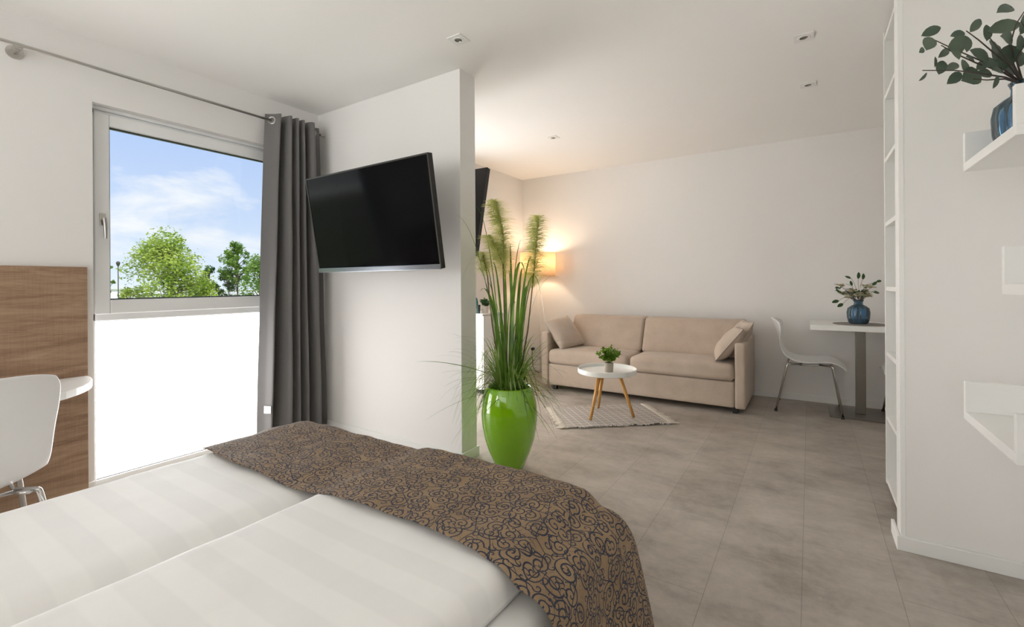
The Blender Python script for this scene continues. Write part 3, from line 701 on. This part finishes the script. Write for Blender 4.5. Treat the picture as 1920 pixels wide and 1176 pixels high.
# ------------------------------------------------------------------ rug, coffee table
RC = Vector((-1.4955, 3.838, 0)); ra = math.atan2(.645, .785)
ru = empty('rug', RC, 'small cream and grey diamond-woven rug with fringed ends under the tray table', 'rug')
Rm = Matrix.Rotation(ra, 3, 'Z'); RL, RW = .44, .305
rm = MB().grid(lambda u, v: RC + Rm @ Vector(((2 * u - 1) * RL, (2 * v - 1) * RW + .006 * math.sin(u * 23), .009 + .003 * math.sin(u * 31) * (abs(2 * v - 1) ** 6))), 60, 24)
o = rm.build('rug_weave', M['rug'], ru, solid=.010); 
for e in (-1, 1):
    fr = MB()
    for k in range(85):
        y = -RW + 2 * RW * (k + RND.random()) / 85; L = RND.uniform(.055, .095)
        pts = [RC + Rm @ Vector((e * (RL - .012 + L * q), y + RND.uniform(-.006, .006) + .008 * q * RND.uniform(-1, 1), .014 - .007 * q)) for q in (0, .4, .75, 1)]
        fr.tube(pts, [.0045, .0042, .0035, .002], 5)
    fr.build('fringe', M['fringe'], ru, smooth=True)
TC = Vector((-1.488, 3.818, 0))
ct = empty('coffee_table', TC, 'small round white tray table on three beech legs before the sofa', 'coffee table')
MB().lathe([(.0, .385), (.246, .385), (.252, .390), (.253, .425), (.250, .428), (.246, .426), (.245, .398), (.0, .398)], TC, 72).build('tray_top', M['lamin'], ct, smooth=False)
for (x, y) in ((-1.553, 3.603), (-1.640, 3.985), (-1.268, 3.868)):
    top = Vector((TC.x + (x - TC.x) * .45, TC.y + (y - TC.y) * .45, .385)); MB().tube([top, Vector((x, y, .016))], [.0175, .0115], 16).build('leg', M['beech'], ct, smooth=True)
def herb(name, c, r, hh, label, potm, leafm, pr, ph, n=240, lf=.016, cat='potted plant'):
    t = empty(name, c, label, cat)
    MB().lathe([(0, 0), (pr * .88, 0), (pr, ph), (pr * .88, ph), (pr * .85, ph * .8), (0, ph * .8)], c, 28).build('pot', potm, t)
    m = MB(); c = Vector(c)
    for k in range(16):
        a = RND.uniform(0, 2 * PI); q = RND.random() ** .5
        tip = c + Vector((math.cos(a) * r * q, math.sin(a) * r * q, ph + hh * (1 - .45 * q * q) * RND.uniform(.7, 1))); b0 = c + Vector((0, 0, ph * .75))
        m.tube([b0, (b0 + tip) / 2 + Vector((0, 0, .01)), tip], .0012, 5)
        for j in range(n // 16):
            s = RND.uniform(.35, 1); p = b0.lerp(tip, s); d = Vector((RND.uniform(-1, 1), RND.uniform(-1, 1), RND.uniform(-.2, .9)))
            m.leaf(p, d, Vector((RND.uniform(-1, 1), RND.uniform(-1, 1), 1)), lf * RND.uniform(.7, 1.3), lf * .55)
    m.build('foliage', leafm, t, smooth=True)
herb('potted_herb', (-1.462, 3.80, .398), .105, .15, 'little green leafy plant in a grey pot on the tray table', M['conc'], M['herb'], .038, .080, 700, .026)

# ------------------------------------------------------------------ sofa
SX0, SX1, SY = -2.42, -.56, 4.46
so = empty('sofa', ((SX0 + SX1) / 2, 4.86, 0), 'beige two-seat fabric sofa against the far wall', 'sofa')
MB().rbox(SX0 + .002, SX1 - .002, SY + .006, 5.28, .055, .285, .014, 8).build('sofa_base', M['sofa'], so, smooth=True, merge=True)
xm = (SX0 + SX1) / 2 - .02
def seatwarp(q, h):
    u, v = q.x / h.x, q.y / h.y; k = max(0, q.z / h.z)
    return q + Vector((0, -.012 * (1 - min(1, abs(u)) ** 4) * (1 if v < -.6 else 0), .018 * k * (1 - u ** 4) * (1 - max(0, v) ** 4)))
for a, b_ in ((SX0, xm - .002), (xm + .002, SX1)):
    MB().rbox(a, b_, SY - .008, 5.05, .288, .435, .045, 16, seatwarp).build('seat_cushion', M['sofa'], so, smooth=True, merge=True)
def backwarp(q, h):
    u, w_ = q.x / h.x, q.z / h.z
    return q + Vector((0, -.020 * (1 - u ** 4) * (1 - w_ ** 4) * (1 if q.y < 0 else 0) + .16 * (w_ + 1) / 2, 0))
for a, b_ in ((SX0 + .06, xm - .002), (xm + .002, SX1 + .03)):
    MB().rbox(a, b_, 4.84, 5.06, .43, .792, .035, 16, backwarp).build('back_cushion', M['sofa'], so, smooth=True, merge=True)
for a, b_ in ((SX0 - .085, SX0 - .002), (SX1 + .002, SX1 + .088)):
    MB().rbox(a, b_, SY, 5.28, .05, .63, .018, 8).build('armrest', M['sofa'], so, smooth=True, merge=True)
MB().rbox(SX0, SX1, 5.20, 5.29, .1, .66, .02, 6).build('back_frame', M['sofa'], so, smooth=True, merge=True)
for x in (SX0 + .06, SX1 + .0):
    for y in (SY + .06, 5.2): MB().box(x - .02, x + .02, y - .02, y + .02, 0, .055).build('foot', M['black'], so)
def cushion(c, size, th, rot, label, pipe=True):
    t = empty('scatter_cushion', c, label, 'cushion', 'sofa cushions')
    c = Vector(c); R = rot.to_3x3()
    def pos(u, v, sg):
        u, v = 2 * u - 1, 2 * v - 1
        k = max(0, (1 - abs(u) ** 2.6) * (1 - abs(v) ** 2.6)) ** .55
        pin = 1 - .07 * (1 - abs(u * v)) * 0 - .05 * ((1 - u * u) * (abs(v) ** 3) + (1 - v * v) * (abs(u) ** 3))
        wr = .006 * noise.noise(Vector((u * 3, v * 3, sg + c.x * 3))) * k
        return c + R @ Vector((u * size / 2 * pin, v * size / 2 * pin, sg * (th / 2 * k + wr + .001)))
    m = MB(); m.grid(lambda u, v: pos(u, v, 1), 24, 24); m.grid(lambda u, v: pos(u, v, -1), 24, 24, flip=True)
    m.build('cushion_body', M['pillow'], t, smooth=True, merge=True)
    if pipe:
        e = [(i / 20, 0) for i in range(20)] + [(1, i / 20) for i in range(20)] + [(1 - i / 20, 1) for i in range(20)] + [(0, 1 - i / 20) for i in range(21)]
        MB().tube([pos(u, v, 1) for u, v in e], .0022, 6, cap=False).build('piping', M['piping'], t, smooth=True)
    return t
RX = lambda d: Matrix.Rotation(math.radians(d), 4, 'X'); RY = lambda d: Matrix.Rotation(math.radians(d), 4, 'Y'); RZ_ = lambda d: Matrix.Rotation(math.radians(d), 4, 'Z')
cushion((-2.335, 4.70, .612), .40, .15, RZ_(-22) @ RY(52) @ RZ_(8), 'plump beige cushion slumped on the sofa arm nearest the floor lamp', False)
cushion((-.625, 4.655, .605), .37, .15, RZ_(8) @ RY(-52), 'beige cushion with dark piping leaning on the sofa arm nearest the chair')
cushion((-.565, 4.80, .645), .36, .13, RZ_(20) @ RY(-62), 'pale cushion tucked behind the piped one against the sofa arm', False)

# ------------------------------------------------------------------ floor lamp
LC = Vector((-2.885, 5.06, 0))
la = empty('floor_lamp', LC, 'lit floor lamp with an orange drum shade on thin white tripod legs', 'floor lamp')
MB().lathe([(.222, 1.252), (.222, 1.553)], LC, 56).build('lamp_shade', M['shade'], la, smooth=True, solid=.003)
MB().lathe([(0, 1.20), (.03, 1.20), (.03, 1.25), (.018, 1.33), (.0, 1.335)], LC, 20).build('lamp_holder', M['lamin'], la)
bu = MB()
for i in range(7):
    pass
MB().lathe([(0, 1.34), (.018, 1.34), (.03, 1.375), (.032, 1.40), (.022, 1.43), (0, 1.44)], LC, 20).build('bulb', M['bulb'], la, smooth=True)
for a in (-10, 110, 230):
    MB().tube([LC + Vector((0, 0, 1.235)), LC + Vector((math.cos(math.radians(a)) * .27, math.sin(math.radians(a)) * .24, .0))], .009, 10).build('leg', M['lamin'], la, smooth=True)
pl = bpy.data.lights.new('lamp_glow', 'POINT'); pl.energy = 8; pl.color = (1, .76, .52); pl.shadow_soft_size = .05
plo = bpy.data.objects.new('lamp_glow', pl); COL.objects.link(plo); plo.location = LC + Vector((0, 0, 1.47))

# wall socket by the lamp
sk = empty('wall_socket', (-3.115, 5.34, .285), 'white wall socket with a dark plug, low on the far wall left of the sofa', 'socket')
MB().box(-3.155, -3.075, 5.338, 5.349, .245, .325).build('face_plate', M['outlet'], sk, bevel=.004)
MB().tube([(-3.115, 5.338, .29), (-3.115, 5.30, .29)], .02, 16).build('plug', M['black'], sk)
MB().tube([(-3.115, 5.302, .285), (-3.112, 5.295, .2), (-3.108, 5.31, .05), (-3.05, 5.28, .006), (-2.95, 5.2, .006)], .004, 6).build('plug_cord', M['black'], sk, smooth=True)

# ------------------------------------------------------------------ white cabinet by the left wall with bottle, glass, plant
kb = empty('cabinet', (-3.08, 4.14, 0), 'white low cabinet half hidden between the partition wall and the grass', 'cabinet')
MB().box(-3.275, -2.905, 3.90, 4.40, .045, .83).build('cabinet_body', M['lamin'], kb, bevel=.002)
MB().box(-3.279, -2.885, 3.885, 4.41, .83, .85).build('cabinet_top', M['lamin'], kb, bevel=.002)
for y0, y1 in ((3.905, 4.147), (4.153, 4.395)):
    dd = MB().box(-2.905, -2.887, y0, y1, .05, .825).build('cabinet_door', M['lamin'], kb, bevel=.002)
    yy = y1 - .03 if y0 < 4 else y0 + .03
    MB().tube([(-2.875, yy, .58), (-2.875, yy, .70)], .005, 8).build('door_handle', M['nickel'], dd)
for x in (-3.24, -2.93):
    for y in (3.93, 4.37): MB().box(x - .015, x + .015, y - .015, y + .015, 0, .045).build('foot', M['black'], kb)
bt = MB().lathe([(0, 0), (.034, 0), (.036, .01), (.036, .13), (.030, .155), (.013, .175), (.013, .20), (.017, .203), (.017, .21), (0, .21)], (-3.06, 3.98, .85), 28).build('teal_bottle', M['teal'], loc=(-3.06, 3.98, .85), smooth=True)
tag(bt, 'teal glass bottle standing on the white cabinet next to the partition', 'bottle')
bt2 = MB().lathe([(0, 0), (.026, 0), (.03, .09), (.028, .092), (.024, .01), (0, .008)], (-2.985, 3.935, .85), 24).build('drinking_glass', M['paleteal'], loc=(-2.985, 3.935, .85), smooth=True)
tag(bt2, 'small pale teal tumbler in front of the teal bottle on the cabinet', 'glass')
herb('potted_succulent', (-2.95, 4.02, .85), .055, .09, 'tiny dark succulent in a pale pink pot on the white cabinet', M['terra'], M['darkherb'], .036, .075, 260, .026)

# ------------------------------------------------------------------ dining table, placemat, vases
dt = empty('dining_table', (.372, 5.0, 0), 'white square bistro table on a steel column, half hidden by the bookshelf', 'table')
MB().box(.004, .74, 4.70, 5.30, .755, .80).build('table_top', M['lamin'], dt, bevel=.003)
MB().box(.372 - .036, .372 + .036, 5.005, 5.077, .012, .755).build('table_column', M['steel'], dt, bevel=.004)
MB().box(.143, .60, 4.82, 5.215, .0, .012).build('base_plate', M['steel'], dt, bevel=.003)
pm = MB().lathe([(0, 0), (.19, 0), (.192, .002), (.19, .004), (0, .004)], (.36, 4.93, .80), 56).build('placemat', M['placemat'], loc=(.36, 4.93, .80)); tag(pm, 'round grey placemat under the blue vase on the dining table', 'placemat')
VP = [(0, .0), (.055, .0), (.068, .012), (.078, .05), (.081, .10), (.074, .135), (.05, .155), (.032, .165), (.030, .185), (.038, .205), (.034, .203), (.026, .185), (.028, .168), (.046, .152), (.07, .133), (.077, .10), (.073, .05), (.062, .016), (0, .008)]
def flower_vase():
    c = Vector((.352, 4.93, .804)); t = empty('flower_vase', c, 'blue ribbed glass vase of cream flowers and leaves on the dining table', 'vase')
    MB().lathe(VP, c, 64, rib=(14, .03)).build('vase_glass', M['bluegl'], t, smooth=True)
    st, lf, pt = MB(), MB(), MB()
    heads = []
    for k in range(26):
        a = RND.uniform(0, 2 * PI); q = RND.uniform(.02, .125)
        tip = c + Vector((math.cos(a) * q, math.sin(a) * q * .8, RND.uniform(.235, .36) - q * .3)); heads.append(tip)
        st.tube(bez(c + Vector((math.cos(a + 2.5) * .03, math.sin(a + 2.5) * .03, .03)), c + Vector((0, 0, .15)), c + Vector((math.cos(a) * .02, math.sin(a) * .02, .22)), tip, 8), .0016, 5)
    for i, h in enumerate(heads):
        if i % 3 != 2:
            for j in range(14):
                a = RND.uniform(0, 2 * PI); d = Vector((math.cos(a), math.sin(a), RND.uniform(-.1, .9))); pt.leaf(h, d, (RND.uniform(-.4, .4), RND.uniform(-.4, .4), 1), RND.uniform(.030, .050), .036, bend=.4)
    for k in range(46):
        h = RND.choice(heads); d = Vector((RND.uniform(-1, 1), RND.uniform(-1, 1), RND.uniform(-.3, .8))); lf.leaf(h + d * .01, d, (RND.uniform(-1, 1), RND.uniform(-1, 1), .8), RND.uniform(.03, .055), .020)
    for (r, z, l) in ((-.14, .27, .05), (-.165, .20, .06), (-.13, .175, .06), (-.16, .31, .04), (.12, .33, .05), (.155, .36, .045), (.13, .27, .05), (-.06, .39, .05), (.0, .385, .06), (.04, .38, .055)):
        p = c + RT * r + Vector((0, 0, z)); b0 = c + Vector((0, 0, .21)); st.tube(bez(b0, b0 + Vector((0, 0, .06)), p.lerp(b0, .3) + Vector((0, 0, .04)), p, 7), .0012, 5)
        d = (p - b0); d.z *= .3; lf.leaf(p, d + Vector((RND.uniform(-.03, .03), RND.uniform(-.03, .03), RND.uniform(-.05, .05))), FW * -1 + Vector((0, 0, .5)), l, l * .5)
    st.build('flower_stems', M['twig'], t); lf.build('leaves', M['darkherb'], t, smooth=True); pt.build('petals', M['petal'], t, smooth=True)
flower_vase()

# ------------------------------------------------------------------ bookshelf
bs = empty('bookshelf', (.56, 3.02, 0), 'tall narrow white bookshelf of empty shelves beside the dining table', 'bookshelf')
def side_panel(y0, y1, face):
    m = MB(); m.prism([(.36, 0), (.36, 0)], 0, 0) if False else None
    m.box(.36, .755, y0, y1, .028, 2.575); m.box(.40, .755, y0, y1, 0, .028)
    for sx in (.455, .70):                    # rows of shelf-pin holes
        for k in range(72):
            z = .13 + k * .033; yy = y0 - .0006 if face < 0 else y1 + .0006; c = Vector((sx, yy, z)); q = 8
            m.add([c + Vector((.0026 * math.cos(2 * PI * i / q), 0, .0026 * math.sin(2 * PI * i / q))) for i in range(q)], [tuple(range(q))], 1)
    m.build('side_panel', [M['lamin'], M['rubber']], bs)
side_panel(3.320, 3.352, -1); side_panel(2.70, 2.722, 1)
for z in (.055, .415, .775, 1.140, 1.500, 1.860, 2.215, 2.545):
    MB().box(.362, .745, 2.722, 3.320, z - .024, z).build('shelf', M['lamin'], bs, bevel=.0015)
MB().box(.745, .755, 2.722, 3.320, .03, 2.575).build('back_panel', M['lamin'], bs)

# ------------------------------------------------------------------ three U-shaped wall shelves on the side wall
def ushelf(y0, y1, zb, label):
    t = empty('wall_shelf', (.61, (y0 + y1) / 2, zb), label, 'shelf', 'floating box shelves')
    th = .021; x0, x1 = .47, .759
    MB().box(x0, x1, y0, y1, zb, zb + .030).build('shelf_board', M['lamin'], t, bevel=.0012)
    MB().box(x0, x1, y1 - th, y1, zb + .030, zb + .138).build('side_panel', M['lamin'], t, bevel=.0012)
    MB().box(x0, x1, y0, y0 + th, zb + .030, zb + .138).build('side_panel', M['lamin'], t, bevel=.0012)
    return t
ushelf(1.785, 2.288, 1.563, 'white U-shaped wall shelf holding the blue vase, topmost of three')
ushelf(1.39, 1.897, 1.130, 'white U-shaped wall shelf cut off at the photo edge, middle of three')
ushelf(1.79, 2.300, .668, 'white U-shaped wall shelf seen from above, lowest of three')

def euca_vase():
    c = Vector((.575, 2.115, 1.593)); t = empty('eucalyptus_vase', c, 'blue ribbed glass vase with eucalyptus branches on the top wall shelf', 'vase')
    MB().lathe([(r * .9, z * 1.02) for r, z in VP], c, 64, rib=(14, .03)).build('vase_glass', M['bluegl'], t, smooth=True)
    st, lf = MB(), MB()
    m0 = c + Vector((0, 0, .20))
    stems = [[(1885, 132), (1830, 110), (1780, 88), (1746, 72)], [(1880, 135), (1830, 118), (1790, 100), (1765, 85)], [(1885, 145), (1840, 138), (1790, 132), (1730, 132)],
             [(1890, 120), (1862, 98), (1835, 75), (1812, 58)], [(1885, 148), (1850, 150), (1825, 148)], [(1900, 120), (1895, 80), (1905, 45), (1925, 15)], [(1905, 110), (1930, 70), (1915, 40)], [(1898, 120), (1872, 92), (1855, 70)], [(1935, 100), (1975, 60), (2010, 20)], [(1940, 130), (1990, 110), (2040, 100)]]
    for i, s in enumerate(stems):
        ww = 1.42 - .05 * (i % 4); n = len(s)
        pts = [c + Vector((.01, .0, .05)), m0] + [at(x, y, 1.46 + (ww - 1.46) * (k + 1) / n) for k, (x, y) in enumerate(s)]
        sm = []
        for a_, b_ in zip(pts, pts[1:]): sm += [a_.lerp(b_, q) for q in (0, .5)]
        sm.append(pts[-1]); st.tube(sm, [.0035 - .0025 * k / len(sm) for k in range(len(sm))], 6)
    LV = [(1748, 58, 28, 200, 15), (1742, 80, 30, 240, 20), (1729, 94, 16, 215, 9), (1733, 143, 26, 220, 6), (1765, 125, 26, 250, 16), (1754, 115, 18, 270, 6), (1788, 124, 30, 205, 13), (1791, 98, 26, 290, 15), (1772, 98, 34, 215, 11),
          (1798, 64, 26, 190, 13), (1829, 48, 30, 50, 13), (1851, 62, 30, 85, 14), (1797, 80, 32, 210, 20), (1812, 80, 30, 270, 16), (1792, 145, 36, 215, 16), (1823, 143, 36, 200, 30), (1808, 122, 26, 250, 18), (1836, 102, 34, 320, 20), (1866, 100, 36, 300, 24), (1888, 104, 38, 270, 30),
          (1888, 16, 44, 200, 18), (1886, 50, 44, 190, 26), (1890, 72, 32, 170, 22), (1868, 152, 24, 250, 9), (1858, 118, 34, 200, 20), (1895, 130, 34, 20, 20), (1912, 80, 30, 60, 20), (1914, 108, 40, 240, 18), (1848, 138, 30, 180, 16), (1862, 84, 20, 100, 10), (1800, 92, 20, 200, 12), (1880, 120, 32, 30, 20), (1842, 122, 26, 215, 14), (1872, 132, 28, 180, 14), (1902, 100, 32, 330, 20), (1820, 110, 22, 340, 12), (1925, 40, 44, 80, 26), (1950, 70, 40, 120, 24), (1940, 100, 40, 20, 24), (1980, 40, 40, 60, 24), (2000, 90, 40, 10, 24)]
    for i, (x, y, L, ang, wd) in enumerate(LV):
        ww = 1.44 + RND.uniform(-.09, .07); k = ww / FPX; c0 = at(x, y, ww); a = math.radians(ang)
        d = RT * math.cos(a) + Vector((0, 0, math.sin(a))) + FW * RND.uniform(-.35, .35)
        lf.leaf(c0 - d.normalized() * L * k * .5, d, -FW + RT * RND.uniform(-.45, .45) + Vector((0, 0, RND.uniform(-.3, .5))), L * k * 1.1, wd * k * 1.25)
    st.build('branches', M['twig'], t, smooth=True); lf.build('leaves', M['euca'], t, smooth=True)
euca_vase()

# ------------------------------------------------------------------ outside: meadow, road, low buildings, trees
GZ = -3.4
gm = MB().box(-420, -5, -250, 330, GZ - .2, GZ); g = gm.build('ground', M['meadow'], loc=(-200, 40, GZ)); g['kind'] = 'structure'
rd = MB().box(-74, -66, -120, 220, GZ, GZ + .03); g = rd.build('road', M['asphalt'], loc=(-70, 40, GZ)); g['kind'] = 'structure'
def far_building(loc, sx, sy, sz, mat, label, roofm):
    t = empty('warehouse', (loc[0], loc[1], GZ), label, 'building')
    x, y = loc; MB().box(x - sx / 2, x + sx / 2, y - sy / 2, y + sy / 2, GZ, GZ + sz).build('building_wall', mat, t)
    MB().box(x - sx / 2 - .3, x + sx / 2 + .3, y - sy / 2 - .3, y + sy / 2 + .3, GZ + sz, GZ + sz + .35).build('building_roof', roofm, t)
far_building((-96, 26, 0)[:2], 14, 20, 4.0, M['farwhite'], 'low white building behind the lamp post beyond the window', M['farwall'])
far_building((-62, 27.5), 10, 12, 3.3, M['farwall'], 'low grey shed behind the trees beyond the window', M['farwall'])
def tree(c, r, zb, zt, nl, lm, size, label, blobs, name='tree', sparse=False, cat='tree'):
    RND.seed(label); x, y = c; t = empty(name, (x, y, GZ), label, cat)
    m = MB(); m.tube([(x, y, GZ), (x + .1, y, (GZ + zt) / 2), (x, y + .1, zt - .1 * (zt - zb))], [r * .055, r * .04, .03], 8)
    cr = MB(); B = []
    for k in range(blobs):
        h = (k + RND.random()) / blobs; R_ = r * (math.sin(PI * (.16 + .80 * h)) ** .8) * (1 - .25 * h)
        a = RND.uniform(0, 2 * PI); q = RND.random() ** .5 * .8
        b = Vector((x + math.cos(a) * R_ * q, y + math.sin(a) * R_ * q, zb + (zt - zb) * (.06 + .86 * h))); B.append((b, r * RND.uniform(.24, .42) * (.6 if sparse else 1)))
        m.tube([(x, y, b.z - .25 * (zt - zb) * RND.random() - .2), b], [r * .02, .012], 5)
    for k in range(nl):
        b, br = RND.choice(B); d = Vector((RND.gauss(0, 1), RND.gauss(0, 1), RND.gauss(0, .62))).normalized() * br * RND.uniform(.45, 1.0)
        p = b + d; a = Vector((RND.uniform(-1, 1), RND.uniform(-1, 1), RND.uniform(-.7, .5))).normalized(); s = a.cross(Vector((RND.uniform(-1, 1), RND.uniform(-1, 1), 1))).normalized()
        L = size * RND.uniform(.6, 1.3)
        cr.add([p - a * L * .5, p + s * L * .28, p + a * L * .5, p - s * L * .28], [(0, 1, 2, 3)])
    m.build('trunk', M['trunk'], t); cr.build('crown', lm, t)
tree((-30, 11.1), 2.45, -1.8, 4.15, 15000, M['tleaf1'], .17, 'large yellow-green tree in the middle of the window view', 60)
tree((-30, 14.75), 1.25, 1.2, 3.95, 4200, M['tleaf2'], .15, 'tall thin open-crowned tree between the big tree and the curtain', 44, sparse=True)
tree((-27, 14.5), 1.45, -1.2, 3.0, 6500, M['tleaf2'], .14, 'dense rounded tree right against the curtain edge', 24)
tree((-31, 13.55), .95, -1.5, 2.5, 3600, M['tleaf3'], .14, 'dark green bush beside the big yellow-green tree', 16, name='bush', cat='bush')
tree((-31, 14.7), .85, -1.5, 2.40, 3200, M['tleaf3'], .14, 'dark green bush at the foot of the thin open tree', 16, name='bush', cat='bush')
tree((-30, 12.9), .60, -1.5, 1.5, 2200, M['tleaf2'], .14, 'low pale bush in front of the grey shed', 12, name='bush', cat='bush')
tree((-30, 8.45), .42, .6, 2.55, 900, M['tleaf2'], .12, 'slim young tree at the left edge of the window view', 8, sparse=True)
tree((-30, 9.3), .7, -1.6, 1.15, 2200, M['tleaf1'], .13, 'low bright bush below the lamp post', 12, name='bush', cat='bush')
lp = empty('lamp_post', (-29, 8.60, GZ), 'thin grey lamp post left of the big tree outside', 'lamp post')
MB().tube([(-29, 8.60, GZ), (-29, 8.60, 2.2)], [.03, .02], 8).build('post', M['bezel'], lp)
MB().lathe([(0, 0), (.05, .02), (.09, .16), (.06, .22), (0, .25)], (-29, 8.60, 2.15), 16).build('lamp_head', M['bezel'], lp)

# ------------------------------------------------------------------ light: sky, sun, window portals
wd = bpy.data.worlds.new('sky'); S.world = wd; wd.use_nodes = True; nt = wd.node_tree; nt.nodes.clear()
tc = nt.nodes.new('ShaderNodeTexCoord'); sx = nt.nodes.new('ShaderNodeSeparateXYZ'); nt.links.new(tc.outputs['Generated'], sx.inputs[0])
up = math_(nt, 'MAXIMUM', sx.outputs[2], 0.0)
sky = ramp(nt, up, [(.0, (.64, .71, .80)), (.12, (.48, .58, .77)), (.30, (.34, .46, .73)), (.8, (.22, .42, .85))])
mp = nt.nodes.new('ShaderNodeMapping'); mp.inputs['Scale'].default_value = (2.0, 2.0, 5.2); mp.inputs['Location'].default_value = (.35, .1, .52); nt.links.new(tc.outputs['Generated'], mp.inputs[0])
cn = noise_(nt, mp.outputs[0], 2.3, 7, .58, .25)
cm = N(nt, 'ShaderNodeMapRange'); cm.inputs[1].default_value = .50; cm.inputs[2].default_value = .66; nt.links.new(cn, cm.inputs[0])
skyc = mixc(nt, math_(nt, 'MULTIPLY', cm.outputs[0], .9), sky, (.76, .76, .78))
gl = N(nt, 'ShaderNodeMapRange'); gl.interpolation_type = 'SMOOTHSTEP'; gl.inputs[1].default_value = .1; gl.inputs[2].default_value = .9     # sky boost towards -Y, added to brighten the room
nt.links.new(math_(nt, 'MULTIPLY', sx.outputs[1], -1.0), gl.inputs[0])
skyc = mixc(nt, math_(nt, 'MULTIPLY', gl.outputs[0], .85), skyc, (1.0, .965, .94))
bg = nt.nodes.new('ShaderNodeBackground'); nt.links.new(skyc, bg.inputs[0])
nt.links.new(math_(nt, 'ADD', 1.0, math_(nt, 'MULTIPLY', gl.outputs[0], math_(nt, 'ADD', 1.2, math_(nt, 'MULTIPLY', math_(nt, 'LESS_THAN', sx.outputs[2], 0.0), 3.0)))), bg.inputs[1])  # added boost, stronger below the horizon to lift the ceiling
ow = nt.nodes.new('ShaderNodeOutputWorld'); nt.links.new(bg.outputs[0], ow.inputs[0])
su = bpy.data.lights.new('sun', 'SUN'); su.energy = 3.2; su.angle = .01; su.color = (1, .95, .86)
so_ = bpy.data.objects.new('sun', su); COL.objects.link(so_); so_.rotation_euler = (-Vector((.62, .22, .75))).to_track_quat('-Z', 'Y').to_euler()
def portal(name, loc, d, sx_, sy_):
    a = bpy.data.lights.new(name, 'AREA'); a.shape = 'RECTANGLE'; a.size = sx_; a.size_y = sy_; a.cycles.is_portal = True
    o = bpy.data.objects.new(name, a); COL.objects.link(o); o.location = loc; o.rotation_euler = Vector(d).to_track_quat('-Z', 'Z').to_euler()
portal('rear_fill_portal', ((RX0 + RX1) / 2, -2.69, (RB + RZ) / 2), (0, 1, 0), RX1 - RX0, RZ - RB)
portal('bedroom_window_portal', (-3.56, (W0 + W1) / 2, 1.6), (1, 0, 0), W1 - W0, 1.2)
portal('side_fill_portal', (-3.56, -1.875, 1.6), (1, 0, 0), 1.25, 1.2)
portal('living_window_portal', (-3.46, (V0 + V1) / 2, 1.6), (1, 0, 0), V1 - V0, 1.2)

vs = S.view_settings; vs.view_transform = 'Standard'; vs.look = 'None'; vs.gamma = 1; vs.use_curve_mapping = False; vs.exposure = 0.46
S.cycles.use_denoising = True; S.cycles.max_bounces = 10; S.cycles.diffuse_bounces = 6; S.cycles.transparent_max_bounces = 24
S.cycles.sample_clamp_indirect = 8
